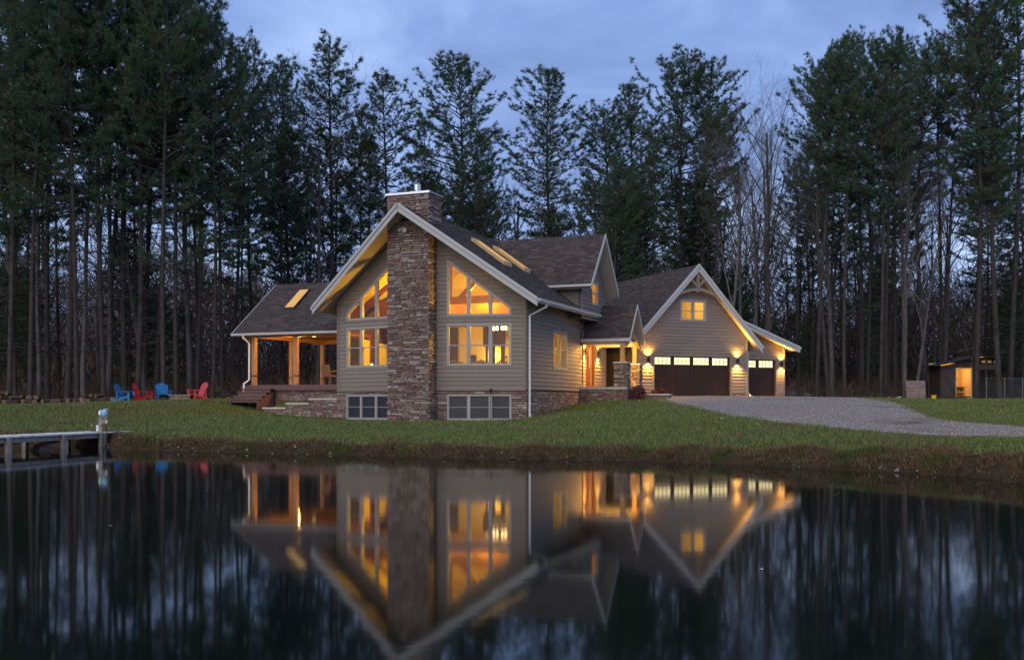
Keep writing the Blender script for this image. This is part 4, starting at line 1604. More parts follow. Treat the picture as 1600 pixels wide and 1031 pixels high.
tb = [((-4.4, 2.2, 4.70), (4.4, 2.2, 4.70), .24, .32), ((-4.4, 3.35, 4.2), (4.4, 3.35, 4.2), .2, .86), ((-4.4, 2.2, 4.7), (0, 2.2, 7.75), .2, .28), ((4.4, 2.2, 4.7), (0, 2.2, 7.75), .2, .28),
      ((0, 2.2, 4.7), (0, 2.2, 7.7), .24, .24), ((.5, 2.2, 4.75), (2.0, 2.2, 6.2), .18, .22), ((-.5, 2.2, 4.75), (-2.0, 2.2, 6.2), .18, .22), ((2.1, 4.6, 3.9), (2.1, 4.6, 6.3), .2, .2),
      ((2.1, 4.6, 4.9), (3.1, 4.6, 5.5), .16, .18), ((-2.1, 4.6, 3.9), (-2.1, 4.6, 6.3), .2, .2), ((-4.4, 4.6, 4.7), (0, 4.6, 7.75), .2, .28), ((4.4, 4.6, 4.7), (0, 4.6, 7.75), .2, .28)]
for a, b, w, h in tb:
    mb = MB()
    mb.bar(H3(*a), H3(*b), w, h)
    mb.build('timber_beam', 'beam', HOUSE)
mb = MB()
for k in range(2):
    mb.bar(H3(.75, 3.7, .95 + .25 * k), H3(2.1, 4.0, 1.95 + .25 * k), .05, .06)
for k in range(5):
    f = k / 4
    mb.bar(H3(.75 + 1.35 * f, 3.7 + .3 * f, .8 + f), H3(.75 + 1.35 * f, 3.7 + .3 * f, 1.2 + f), .03, .03, (1, 0, 0))
mb.build('stair_rail', 'inner_dark', HOUSE)
chd = MB()
for k in (0, .17, .42, .58):
    chd.lathe([(.03, -.10), (.055, -.08), (.06, .05), (.03, .08)], H3(1.98 + k, 2.7, 3.42), 8)
chd.build('chandelier', 'bulb_warm', HOUSE)
mb = MB()
for q in ((1.05, 4.2), (-2.6, 3.9), (3.4, 5.8)):
    mb.lathe([(.001, -.03), (.13, -.03), (.15, 0), (.15, .02)], H3(q[0], q[1], 3.69), 10)
mb.build('ceiling_light', 'disc_glow', HOUSE)
point_light('great_room_lamp', WRgt.p(2.6, 3.56, -.5), 270, HOUSE, (1, .60, .05))
point_light('great_room_lamp', WLft.p(2.6, 3.56, -.5), 170, HOUSE, (1, .52, .04))
point_light('hall_lamp', H3(.92, 5.14, 2.3), 30, HOUSE, (1, .68, .10), .05)
point_light('loft_lamp', H3(1.3, 2.55, 4.72), 210, HOUSE, (1, .62, .05))
point_light('loft_lamp', H3(-1.3, 2.55, 4.72), 190, HOUSE, (1, .60, .05))


def sofa(u, v, w, rot, label):
    q = H3(u, v, .8)
    s = thing('armchair', q, label, 'armchair', 'armchairs inside the great room', rot)
    mb = MB()
    mb.tube([(-w / 2, 0, .55), (-w / 2 + .1, 0, .85), (0, 0, .95), (w / 2 - .1, 0, .85), (w / 2, 0, .55)], [.1, .14, .15, .14, .1], 8)
    mb.box(-w / 2, w / 2, -.1, .1, .15, .85)
    mb.build('backrest', 'sofa', s)
    mb = MB()
    mb.box(-w / 2, w / 2, .1, .8, .12, .45)
    mb.build('seat', 'sofa', s)


sofa(1.1, .35, .95, -TH, 'dark round-backed armchair inside behind the cream-lit window, nearest the chimney')
sofa(2.35, .45, .85, -TH, 'dark round-backed armchair inside behind the middle of the cream-lit window')

# ------------------------------------------------------------------ things around the house
# stepped retaining wall and the raised lawn behind it
rb = H(-6.5, 0)
RW = thing('retaining_wall', (rb[0], rb[1], .65), 'low stepped stone retaining wall with pale caps beside the porch steps', 'stone wall', world_kids=True)
WR = Wall(H(-8.6, 0), H(-4.62, 0))
steps_ = [(0, 1.3, -.19), (1.3, 2.55, .03), (2.55, WR.len, .23)]
mb = MB()
for a, b, z in steps_:
    WR.box(mb, a + .02, b, -1.1, z - .07, -.32, -.02)
core = mb.build('wall_core', 'mortar', RW)
for a, b, z in steps_:
    stones(WR, rect(a, b, -.85, z - .07), [], core, single=0, lmin=.14, lmax=.4, proud=(-.01, .035))
    stones(Wall(H(-8.6 + a * .99, .33), H(-8.6 + a * .99, 0)), rect(0, .33, -.6 if a == 0 else z - .3, z - .07), [], core, lmin=.14, lmax=.33, proud=(.0, .03))
    mb = MB()
    WR.box(mb, a - .06, b + (.0 if b == WR.len else -.07), z - .07, z, -.36, .05)
    mb.build('cap_stone', 'cap_stone', RW)
mb = MB()
for a, b, z in steps_:
    q = [H3(-8.55 + a, .32, z - .09), H3(-8.55 + b, .32, z - .09), H3(-8.55 + b, 1.5, .13), H3(-8.55 + a, 1.5, .13)]
    q2 = [(x, y, zz - .9) for x, y, zz in q]
    mb.hexa(q2 + q)
mb.build('raised_lawn', 'ground', None, 'structure')

# porch furniture ---------------------------------------------------------------
def wicker_chair(u, v, rot, label):
    s = thing('wicker_chair', H3(u, v, DK), label, 'chair', 'wicker chairs on the porch', rot)
    mb = MB()
    mb.box(-.25, .25, -.25, .25, .40, .46)
    mb.build('seat', 'wicker', s)
    mb = MB()
    mb.hexa([(-.25, .22, .44), (.25, .22, .44), (.25, .27, .44), (-.25, .27, .44), (-.23, .33, .98), (.23, .33, .98), (.23, .37, .98), (-.23, .37, .98)])
    mb.build('backrest', 'wicker', s)
    for sx in (-1, 1):
        mb = MB()
        mb.tube([(sx * .28, .27, .64), (sx * .30, -.05, .67), (sx * .28, -.26, .62), (sx * .27, -.26, .0)], .022, 6)
        mb.build('armrest', 'wicker', s)
        for sy in (-.22, .24):
            mb = MB()
            mb.tube([(sx * .23, sy, .42), (sx * .25, sy * 1.1, 0)], .02, 6)
            mb.build('leg', 'wicker', s)


wicker_chair(-6.55, 2.5, rad(150), 'dark wicker armchair on the porch, back turned, nearest the open end')
wicker_chair(-5.05, 2.15, rad(-140), 'lamp-lit wicker armchair on the porch, close against the house wall')
wicker_chair(-6.0, 4.4, rad(20), 'wicker armchair on the far side of the porch table')
q = H3(-5.7, 3.3, DK)
tbl = thing('porch_table', q, 'round dark dining table among the porch wicker chairs', 'table')
mb = MB()
mb.lathe([(.55, .70), (.57, .72), (.57, .74), (.55, .755)], n=20)
mb.build('table_top', 'beam', tbl)
mb = MB()
mb.lathe([(.28, 0), (.26, .03), (.05, .06), (.05, .69), (.12, .70)], n=12)
mb.build('pedestal', 'beam', tbl)
q = H3(-5.35, 6.4, DK)
gr = thing('gas_grill', q, 'shiny stainless gas grill with domed lid against the porch rail', 'grill', rotz=-TH)
mb = MB()
mb.sm = False
prof = [(-.28, 0), (-.30, .12), (-.22, .28), (-.05, .36), (.15, .36), (.28, .26), (.30, 0)]
for xx in (-.55, .55):
    for (y, z) in prof:
        mb.v.append((xx, y, .92 + z))
k = len(prof)
mb.f += [(i, i + 1, k + i + 1, k + i) for i in range(k - 1)] + [tuple(range(k))[::-1], tuple(range(k, 2 * k)), (k - 1, 0, k, 2 * k - 1)]
mb.build('lid', 'steel', gr)
mb = MB()
mb.box(-.55, .55, -.29, .29, .2, .915)
mb.build('cabinet', 'black_metal', gr)
for sx in (-1, 1):
    mb = MB()
    mb.box(min(sx * .57, sx * .95), max(sx * .57, sx * .95), -.25, .25, .85, .90)
    mb.build('side_shelf', 'steel', gr)
mb = MB()
mb.tube([(-.4, -.34, 1.05), (.4, -.34, 1.05)], .02, 6)
mb.build('handle', 'steel', gr)
for sx in (-.45, .45):
    mb = MB()
    mb.tube([(sx, -.2, 0.02), (sx, -.2, .2)], .03, 6)
    mb.tube([(sx, .2, 0.02), (sx, .2, .2)], .03, 6)
    mb.build('leg', 'black_metal', gr)


# adirondack chairs ---------------------------------------------------------------
def adirondack(x, y, phi, m, label):
    s = thing('garden_chair', (x, y, gz(x, y) - .01), label, 'garden chair', 'slatted chairs round the fire pit', phi)
    for k in range(5):
        y0 = -.36 + k * .115
        z0 = .36 - k * .028
        mb = MB()
        mb.hexa([(-.28, y0, z0 - .02), (.28, y0, z0 - .02), (.28, y0 + .1, z0 - .045), (-.28, y0 + .1, z0 - .045), (-.28, y0, z0), (.28, y0, z0), (.28, y0 + .1, z0 - .025), (-.28, y0 + .1, z0 - .025)])
        mb.build('seat_slat', m, s)
    for k in range(6):
        c = (k - 2.5)
        top = .98 - .018 * c * c
        b0, b1 = c * .085, c * .112
        yb, yt = .18, .18 + (top - .22) * .42
        mb = MB()
        mb.hexa([(b0 - .036, yb, .22), (b0 + .036, yb, .22), (b0 + .036, yb + .02, .22), (b0 - .036, yb + .02, .22), (b1 - .047, yt, top), (b1 + .047, yt, top), (b1 + .047, yt + .02, top), (b1 - .047, yt + .02, top)])
        mb.build('back_slat', m, s)
    for z, w in ((.42, .30), (.72, .34)):
        mb = MB()
        yy = .18 + (z - .22) * .42 + .025
        mb.box(-w, w, yy, yy + .025, z - .03, z + .04)
        mb.build('back_rail', m, s)
    for sx in (-1, 1):
        mb = MB()
        mb.hexa([(sx * .36 - .07, -.42, .55), (sx * .36 + .07, -.42, .55), (sx * .36 + .05, .36, .53), (sx * .36 - .05, .36, .53), (sx * .36 - .07, -.42, .575), (sx * .36 + .07, -.42, .575), (sx * .36 + .05, .36, .555), (sx * .36 - .05, .36, .555)])
        mb.build('armrest', m, s)
        mb = MB()
        mb.box(sx * .32 - .02, sx * .32 + .02, -.40, -.28, 0, .55)
        mb.build('front_leg', m, s)
        mb = MB()
        mb.hexa([(sx * .295 - .018, -.38, .26), (sx * .295 + .018, -.38, .26), (sx * .295 + .018, .52, 0), (sx * .295 - .018, .52, 0), (sx * .295 - .018, -.38, .36), (sx * .295 + .018, -.38, .36), (sx * .295 + .018, .56, .10), (sx * .295 - .018, .56, .10)])
        mb.build('side_rail', m, s)
        mb = MB()
        mb.box(sx * .33 - .018, sx * .33 + .018, .27, .34, .1, .54)
        mb.build('rear_post', m, s)


adirondack(-20.65, 55.0, rad(85), 'blue_paint', 'blue slatted garden chair seen side-on, farthest from the house')
adirondack(-19.55, 54.6, rad(128), 'red_paint', 'deep red slatted garden chair seen from behind, between two blue chairs')
adirondack(-18.75, 55.4, rad(30), 'blue_paint', 'blue slatted garden chair facing the pond beside the fire pit')
adirondack(-16.85, 55.2, rad(-42), 'coral_paint', 'coral red slatted garden chair standing alone beyond the fire pit')
fx, fy = -17.75, 55.6
fpit = thing('fire_pit', (fx, fy, gz(fx, fy)), 'low square brown fire pit between the garden chairs', 'fire pit')
mb = MB()
for k in range(4):
    a = k * math.pi / 2
    c, s_ = math.cos(a), math.sin(a)
    pts = [(-.55, -.55), (.55, -.55), (.5, -.45), (-.5, -.45)]
    pr = [(x * c - y * s_, x * s_ + y * c) for x, y in pts]
    mb.hexa([(x, y, 0) for x, y in pr] + [(x, y, .26) for x, y in pr])
mb.build('side_panel', 'weathered_board', fpit)
mb = MB()
for k in range(4):
    a = k * math.pi / 2
    c, s_ = math.cos(a), math.sin(a)
    pr = [(x * c - y * s_, x * s_ + y * c) for x, y in [(-.62, -.62), (.62, -.62), (.42, -.42), (-.42, -.42)]]
    mb.hexa([(x, y, .262) for x, y in pr] + [(x, y, .30) for x, y in pr])
mb.build('rim', 'grey_wood', fpit)
mb = MB()
mb.lathe([(.40, .1), (.36, .2), (.1, .22)], n=12)
mb.build('fire_bowl', 'black_metal', fpit)

# firewood ------------------------------------------------------------------------
log_me = []
for k in range(4):
    mb = MB()
    n = 9
    r0 = 1.0
    prof = [(r0 * R.uniform(.8, 1.1)) for _ in range(n)]
    for x in (-.5, .5):
        for i in range(n):
            t = 2 * math.pi * i / n
            zf = max(math.sin(t), -.35 if k % 2 else -1)
            mb.v.append((x, math.cos(t) * prof[i], zf * prof[i]))
    mb.f = [(i, (i + 1) % n, n + (i + 1) % n, n + i) for i in range(n)]
    body = mb.mesh('log')
    body.materials.append(MATS['log_bark'])
    me = MB()
    me.v = [(x * 1.004, y, z) for x, y, z in mb.v]
    me.f = [tuple(range(n))[::-1], tuple(range(n, 2 * n))]
    e_ = me.mesh('cut_end')
    e_.materials.append(MATS['log_end'])
    log_me.append((body, e_))
where = ['pale split log on top of the firewood pile by the trees', 'brown firewood log in the low row under the left pines']
k = 0
for layer, cnt in ((0, 24), (1, 12), (2, 3)):
    for i in range(cnt):
        x = -28.9 + (i + .5 * layer) * .31 + R.uniform(-.05, .05) + (2.6 if layer == 1 and i > 8 else 0)
        y = 57.2 + R.uniform(-.35, .35)
        if x > -21.7:
            continue
        o = thing('firewood_log', (x, y, gz(x, y) + .13 + layer * .23), where[1], 'log', 'firewood logs stacked along the edge of the wood', rad(60) + R.uniform(-1.0, .9))
        if layer == 2:
            o['label'] = where[0]
            o['group'] = 'pale logs on top of the firewood'
        b_, e_ = log_me[k % 4]
        k += 1
        sc = Matrix.Diagonal((R.uniform(.38, .55), R.uniform(.09, .18), R.uniform(.09, .16), 1)) @ Matrix.Rotation(R.uniform(0, 6), 4, 'X')
        for nm, mm in (('bark', b_), ('cut_end', e_)):
            c = bpy.data.objects.new(nm, mm)
            COL.objects.link(c)
            c.parent = o
            c.matrix_basis = sc
px_, py_ = -23.75, 57.0
pot = thing('flower_pot', (px_, py_, gz(px_, py_) - .01), 'clay flower pot on the grass in front of the left pines', 'flower pot')
mb = MB()
mb.lathe([(.11, 0), (.17, .22), (.19, .22), (.19, .27), (.15, .27), (.14, .24)], n=12)
mb.build('pot', 'terracotta', pot)
mb = MB()
for k in range(26):
    a, l = R.uniform(0, 6.28), R.uniform(.12, .3)
    mb.bar((0, 0, .25), (math.cos(a) * l * .8, math.sin(a) * l * .8, .25 + R.uniform(.03, .25)), .012, .006)
mb.build('dry_plant', 'brush', pot, 'stuff')

# dock ------------------------------------------------------------------------------
dA, dB = np.array([-12.85, 25.4]), np.array([-11.55, 31.3])
dl = np.linalg.norm(dB - dA)
dd_ = (dB - dA) / dl
dn_ = np.array([-dd_[1], dd_[0]])                  # to the left
dk = thing('dock', (float(dA[0]), float(dA[1]), 0), 'weathered wooden dock on posts running out from the bank', 'dock', world_kids=True)


def D3(a, b, z):
    q = dA + dd_ * a + dn_ * b
    return (float(q[0]), float(q[1]), z)


def dbox(mb, a0, a1, b0, b1, z0, z1):
    mb.hexa([D3(a0, b0, z0), D3(a1, b0, z0), D3(a1, b1, z0), D3(a0, b1, z0), D3(a0, b0, z1), D3(a1, b0, z1), D3(a1, b1, z1), D3(a0, b1, z1)])


DZt = .425
a = -1.5
while a < dl - .1:
    mb = MB()
    dz = R.uniform(-.004, .004)
    dbox(mb, a, a + .135, -.06, 1.12, DZt - .035 + dz, DZt + dz)
    mb.build('deck_board', 'dock_wood', dk)
    a += .145
for b_ in (0.0, 1.0):
    mb = MB()
    dbox(mb, -1.5, 2.7, b_, b_ + .06, DZt - .17, DZt - .037)
    dbox(mb, 2.74, 5.6, b_ + .012, b_ + .072, DZt - .16, DZt - .037)
    mb.build('beam', 'dock_frame', dk)
for a_ in (.55, 2.72, 4.55):
    for b_ in (-.12, 1.07):
        mb = MB()
        dbox(mb, a_ - .06, a_ + .06, b_, b_ + .12, -1.0, DZt - .03)
        mb.build('post', 'dock_frame', dk)
for k in range(2):
    mb = MB()
    mb.bar(D3(.6 + 2.1 * k, .7, .12), D3(2.5 + 1.9 * k, .7, .3), .05, .09)
    mb.build('brace', 'dock_frame', dk)
st = thing('tree_stump', (-12.6, 27.6, -.1), 'dark half-sunken stump under the dock', 'stump')
mb = MB()
mb.lathe([(.30, -.2), (.26, .1), (.2, .22), (.16, .26)], n=9)
mb.build('stump', 'log_bark', st)
mb = MB()
for k in range(4):
    mb.tube([(0, 0, .12), (math.cos(k * 1.7) * .4, math.sin(k * 1.7) * .4, .02), (math.cos(k * 1.7) * .55, math.sin(k * 1.7) * .5, -.2)], [.09, .06, .03], 6)
mb.build('root', 'log_bark', st)
# the motor on its post
fx, fy = -11.85, 29.7
fd_ = thing('boat_motor_stand', (fx, fy, .1), 'small pale blue motor on a wooden post at the shore end of the dock', 'motor')
fd_.scale = (.72, .72, .86)
mb = MB()
mb.box(-.07, .07, -.06, .06, -.6, .86)
mb.build('post', 'dock_frame', fd_)
mb = MB()
mb.bar((-.04, -.07, .60), (.22, -.07, .84), .04, .09)
mb.box(-.08, .28, -.09, .05, .862, .90)
mb.build('bracket', 'dock_frame', fd_)
mb = MB()
mb.lathe([(.05, -.02), (.105, .0), (.125, .06), (.12, .15), (.09, .19), (.05, .2)], (.05, 0, 1.02), 12, 'x')
mb.build('motor_housing', 'aqua_paint', fd_)
mb = MB()
mb.lathe([(.03, -.12), (.08, -.10), (.112, -.03), (.112, .0)], (.03, 0, 1.02), 12, 'x')
for k in range(5):
    mb.bar((.12 + .04 * k, -.01, 1.155), (.12 + .04 * k, .01, 1.155), .012, .04)
mb.build('cowl', 'white_plastic', fd_)
mb = MB()
mb.lathe([(.02, .1), (.035, .08), (.06, .03), (.05, -.03), (.02, -.06)], (.22, -.02, .72), 10)
mb.build('lamp_bulb', 'white_plastic', fd_)
mb = MB()
mb.tube([(.22, -.02, .66), (.24, -.02, .4), (.2, -.02, -.1)], .012, 5)
mb.build('cable', 'black_metal', fd_)
mb = MB()
mb.box(-.17, -.072, -.05, .05, .42, .62)
mb.build('switch_box', 'white_plastic', fd_)
mb = MB()
mb.tube([(-.12, 0, .42), (-.13, 0, .1), (-.1, 0, -.3)], .014, 5)
mb.build('conduit', 'black_metal', fd_)

# shrubs and rocks at the entry ------------------------------------------------------
def leafy(name, loc, rx, rz, n, m, label, cat):
    s = thing(name, loc, label, cat)
    V = np.zeros((n, 3, 3))
    d = NR.normal(size=(n, 3))
    d /= np.linalg.norm(d, axis=1)[:, None]
    rr = (.55 + .5 * NR.random(n))[:, None] * (1 + .2 * np.sin(d[:, :1] * 5) * np.cos(d[:, 1:2] * 4))
    c = d * rr * np.array([rx, rx, rz]) + np.array([0, 0, rz * .85])
    c[:, 2] = np.maximum(c[:, 2], .03)
    for k in range(3):
        V[:, k] = c + NR.normal(size=(n, 3)) * .035
    link('foliage', tri_mesh('foliage', V, np.arange(3 * n).reshape(-1, 3)), s, m, 'stuff')
    mb = MB()
    for k in range(5):
        a = R.uniform(0, 6.28)
        mb.tube([(0, 0, -.05), (math.cos(a) * rx * .5, math.sin(a) * rx * .5, rz)], [.015, .006], 4)
    mb.build('stem', 'log_bark', s)


for (u, v, rx, rz, lb_) in ((7.45, 7.55, .42, .38, 'rounded burgundy shrub at the foot of the near stone pier'), (8.3, 8.3, .36, .28, 'smaller burgundy shrub next to the low stone step')):
    q = H(u, v)
    leafy('shrub', (q[0], q[1], gz(q[0], q[1])), rx, rz, 900, 'burgundy', lb_, 'shrub')
q = H(8.35, 8.0)
sb = thing('stone_step', (q[0], q[1], gz(q[0], q[1])), 'low stone block step beside the entry shrubs', 'step', rotz=-TH)
mb = MB()
mb.box(-.55, .55, -.2, .25, -.1, .2)
mb.build('riser', 'stone', sb)
mb = MB()
mb.box(-.6, .6, -.25, .3, .2, .26)
mb.build('tread', 'cap_stone', sb)


def boulder(x, y, r, label):
    n = 12
    mb = MB()
    for i in range(6):
        th_ = math.pi * i / 5
        for k in range(n):
            a = 2 * math.pi * k / n
            rr = r * (1 + .22 * math.sin(3 * a + i * 1.7) + R.uniform(-.1, .1))
            mb.v.append((rr * math.sin(th_) * math.cos(a), rr * .7 * math.sin(th_) * math.sin(a), rr * .6 * math.cos(th_)))
    for i in range(5):
        for k in range(n):
            mb.f.append((i * n + k, (i + 1) * n + k, (i + 1) * n + (k + 1) % n, i * n + (k + 1) % n))
    o = mb.build('boulder', 'rock')
    o.location = (x, y, gz(x, y) + r * .28)
    tag(o, label, 'boulder')


boulder(17.0, 63.4, .5, 'large grey boulder at the corner of the set-back garage bay')
boulder(18.3, 64.2, .36, 'smaller grey boulder farther along from the garage corner')

# basement window stake
q = WRgt.p(2.35 + .95, 0, .35)
gs_ = thing('garden_hook', (q[0], q[1], gz(q[0], q[1])), 'thin black garden hook standing before the basement window', 'garden hook')
mb = MB()
mb.tube([(0, 0, -.1), (0, 0, 1.25)], .012, 5)
mb.build('rod', 'black_metal', gs_)
mb = MB()
mb.tube([(0, 0, 1.25), (.02, 0, 1.32), (.08, 0, 1.34), (.12, 0, 1.28)], .014, 5)
mb.lathe([(.01, 1.2), (.045, 1.23), (.05, 1.29), (.02, 1.34)], n=8)
mb.build('hook', 'black_metal', gs_)

# coop shed -----------------------------------------------------------------------------
sx0, sy0 = 29.1, 70.0
sg_ = gz(sx0 + 2, sy0)
SH = thing('wooden_shed', (sx0, sy0, sg_), 'small dark board shed with slanted roof and glowing open doorway', 'shed')
for k in range(15):
    x0 = .0 + k * .15
    if 7 <= k <= 13:
        spans = [(-.1, .18), (2.05, 2.75 + .012 * k)]
    else:
        spans = [(-.1, 2.25 + .028 * k)]
    for z0_, z1_ in spans:
        mb = MB()
        mb.box(x0 + .004, x0 + .146, 0, .03, z0_, z1_)
        mb.build('board', 'shed_wood', SH)
mb = MB()
mb.box(.1, 1.02, -.05, -.015, .1, 2.0)
dr = mb.build('door', 'shed_wood', SH)
mb = MB()
mb.box(.1, 1.02, -.075, -.052, .15, .27)
mb.box(.1, 1.02, -.075, -.052, 1.8, 1.92)
mb.bar((.16, -.063, 1.8), (.98, -.063, .3), .02, .1)
mb.build('door_brace', 'shed_wood', dr)
for a, b, c, d in ((2.2, 2.25, 0, 2.7), (0, .05, .05, 2.6), (3.95, 4.05, 2.0, 2.1)):
    pass
mb = MB()
mb.box(1.02, 1.08, -.03, .06, .1, 2.05)
mb.box(2.08, 2.14, -.03, .06, .1, 2.05)
mb.box(1.02, 2.14, -.03, .06, 2.05, 2.12)
mb.build('door_frame', 'fresh_pine', SH)
for k in range(9):
    mb = MB()
    mb.box(.0 + k * .25, .245 + k * .25, 1.95, 1.98, 0, 2.5)
    mb.build('back_board', 'fresh_pine', SH)
mb = MB()
mb.box(0, 2.25, 1.90, 1.95, 1.45, 1.53)
mb.box(1.5, 2.2, 1.2, 1.9, .45, .5)
mb.box(1.5, 2.2, 1.2, 1.9, .85, .9)
mb.build('nest_shelf', 'fresh_pine', SH)
mb = MB()
mb.box(0, .03, .03, 1.95, -.1, 2.4)
mb.build('side_wall', 'shed_wood', SH)
mb = MB()
mb.box(2.22, 2.25, .03, 1.95, -.1, 2.75)
mb.build('side_wall', 'shed_wood', SH)
mb = MB()
mb.box(0, 2.25, .03, 1.95, .02, .1)
mb.build('floor', 'fresh_pine', SH)
for k in range(7):  # pale lining added so the whole doorway reads as lit
    mb = MB()
    mb.box(2.18, 2.215, .06 + k * .27, .325 + k * .27, .1, 2.4)
    mb.build('added_lining_board', 'fresh_pine', SH)
mb = MB()
mb.hexa([(-.55, -.45, 2.20), (2.75, -.45, 2.92), (2.75, 2.3, 2.92), (-.55, 2.3, 2.20), (-.55, -.45, 2.26), (2.75, -.45, 2.98), (2.75, 2.3, 2.98), (-.55, 2.3, 2.26)])
mb.build('roof', 'tin', SH)
mb = MB()
mb.hexa([(2.62, -.35, 2.86), (4.7, -.35, 2.70), (4.7, 2.3, 2.70), (2.62, 2.3, 2.86), (2.62, -.35, 2.90), (4.7, -.35, 2.76), (4.7, 2.3, 2.76), (2.62, 2.3, 2.90)])
mb.build('run_roof', 'tin', SH)
for xx, yy in ((3.1, 0), (4.05, 0), (4.05, 1.9)):
    mb = MB()
    mb.box(xx - .045, xx + .045, yy - .045, yy + .045, -.2, 2.72)
    mb.build('post', 'shed_wood', SH)
mb = MB()
mb.box(2.3, 4.0, 1.9, 1.95, 0, 2.7)
mb.build('run_wall', 'shed_wood', SH)
mb = MB()
mb.box(2.3, 4.05, -.02, .02, 2.0, 2.35)
mb.build('run_wall', 'shed_wood', SH)
mb = MB()
for k in range(4):
    mb.box(2.4 + .42 * k, 2.62 + .42 * k, .0, .05, 2.45, 2.62)
mb.build('rafter_end', 'fresh_pine', SH)
pl_ = point_light('shed_lamp', (1.1, .9, 1.9), 60, SH, (1, .56, .18))
pl_ = point_light('shed_lamp', (3.0, .5, 2.6), 4, SH, (1, .56, .18))
mb = MB()
mb.lathe([(.02, .1), (.05, .05), (.06, 0), (.03, -.05)], (1.1, 1.0, 2.15), 8)
mb.build('bulb', 'bulb_warm', SH)

# wire fence --------------------------------------------------------------------------------
f0 = np.array([31.4, 68.2])
FN = thing('wire_fence', (f0[0], f0[1], gz(*f0)), 'green wire mesh fence panel on thin posts beside the shed', 'fence')
for k in range(6):
    mb = MB()
    mb.tube([(k * 1.2, 0, -.2), (k * 1.2, 0, 1.42)], .03, 6)
    mb.build('post', 'wire', FN)
mb = MB()
for k in range(19):
    z = .06 + k * .074
    mb.tube([(0, 0, z), (6, 0, z)], .006, 3, False)
for k in range(60):
    mb.tube([(k * .1, .01, .04), (k * .1, .01, 1.40)], .005, 3, False)
mb.build('mesh', 'wire', FN, 'stuff')
mb = MB()
for k in range(30):
    mb.add([(k * .2, 0, 1.32), (k * .2 + .1, 0, 1.44), (k * .2 + .2, 0, 1.32), (k * .2 + .1, .03, 1.36)], [(0, 1, 3), (1, 2, 3)])
mb.build('top_strip', 'wire', FN)

q = (25.9, 66.0)
pn = thing('leaning_board', (q[0], q[1], gz(*q)), 'weathered square wooden panel leaning at the edge of the wood', 'board')
for k in range(5):
    mb = MB()
    z0_ = .05 + k * .24
    mb.hexa([(-.62, z0_ * .12, z0_), (.62, z0_ * .12, z0_), (.62, z0_ * .12 + .03, z0_), (-.62, z0_ * .12 + .03, z0_), (-.62, (z0_ + .23) * .12, z0_ + .23), (.62, (z0_ + .23) * .12, z0_ + .23), (.62, (z0_ + .23) * .12 + .03, z0_ + .23), (-.62, (z0_ + .23) * .12 + .03, z0_ + .23)])
    mb.build('plank', 'weathered_board', pn)
mb = MB()
mb.box(-.64, .64, -.02, .05, -.02, .045)
mb.build('bottom_rail', 'cap_stone', pn)
q = (26.2, 64.0)
bk = thing('bucket', (q[0], q[1], gz(*q) - .01), 'yellow plastic bucket on the grass near the shed', 'bucket')
mb = MB()
mb.lathe([(.12, 0), (.15, .28), (.165, .28), (.165, .31), (.14, .31), (.12, .05)], n=14)
mb.build('pail', 'yellow', bk)
mb = MB()
mb.tube([(-.15, 0, .29), (-.12, 0, .24), (0, -.16, .2), (.12, 0, .24), (.15, 0, .29)], .008, 5)
mb.build('handle', 'steel', bk)
for i, (x, y, l, a, lb_) in enumerate(((24.4, 65.6, .9, .5, 'pale scrap board lying beside the leaning panel'), (24.1, 65.9, .7, 1.2, 'short grey scrap board propped by the leaning panel'), (29.6, 66.6, .45, .2, 'small white scrap on the grass in front of the shed'))):
    mb = MB()
    mb.box(-l / 2, l / 2, -.08, .08, .02, .06)
    o = mb.build('scrap_board', 'cap_stone' if i != 1 else 'grey_wood')
    o.location = (x, y, gz(x, y) + .05)
    o.rotation_euler = (.1, -.25 if i < 2 else 0, a)
    tag(o, lb_, 'board')

# floating leaves on the pond
n = 10
X, Y = NR.random(n) * 14 - 7, 7 + 12 * NR.random(n)
V = np.zeros((n, 4, 3))
an = NR.random(n) * 6.28
for k in range(4):
    r_ = .03 if k % 2 else .014
    V[:, k] = np.stack([X + np.cos(an + k * 1.57) * r_, Y + np.sin(an + k * 1.57) * r_, np.full(n, .006)], -1)
o = link('floating_leaves', tri_mesh('floating_leaves', V, (np.arange(n)[:, None, None] * 4 + np.array([[0, 1, 2], [0, 2, 3]])[None]).reshape(-1, 3)), None, 'leaf_pale', 'stuff')
tag(o, 'few small pale leaves floating on the dark pond', 'leaves')

# ------------------------------------------------------------------ trees


class Tubes:
    def __init__(s):
        s.V, s.T, s.n = [], [], 0

    def add(s, pts, rs, k):
        pts = np.asarray(pts, float)
        m = len(pts)
        d = np.gradient(pts, axis=0)
        d /= np.linalg.norm(d, axis=1)[:, None] + 1e-9
        ref = np.array([1.0, 0, 0]) if abs(d[0][0]) < .8 else np.array([0, 1.0, 0])
        a = ref - d * (d @ ref)[:, None]
        a /= np.linalg.norm(a, axis=1)[:, None]
        b = np.cross(d, a)
        th_ = np.arange(k) * 2 * np.pi / k
        ringv = pts[:, None] + (a[:, None] * np.cos(th_)[None, :, None] + b[:, None] * np.sin(th_)[None, :, None]) * np.asarray(rs)[:, None, None]
        s.V.append(ringv.reshape(-1, 3))
        i = np.arange(m - 1)[:, None] * k
        j = np.arange(k)[None]
        j2 = (j + 1) % k
        q0, q1, q2, q3 = i + j, i + j2, i + k + j2, i + k + j
        s.T.append(np.concatenate([np.stack([q0, q1, q2], -1).reshape(-1, 3), np.stack([q0, q2, q3], -1).reshape(-1, 3)]) + s.n)
        s.n += m * k

    def mesh(s, name, m, smooth=True):
        me = tri_mesh(name, np.concatenate(s.V), np.concatenate(s.T), smooth)
        me.materials.append(MATS[m])
        return me


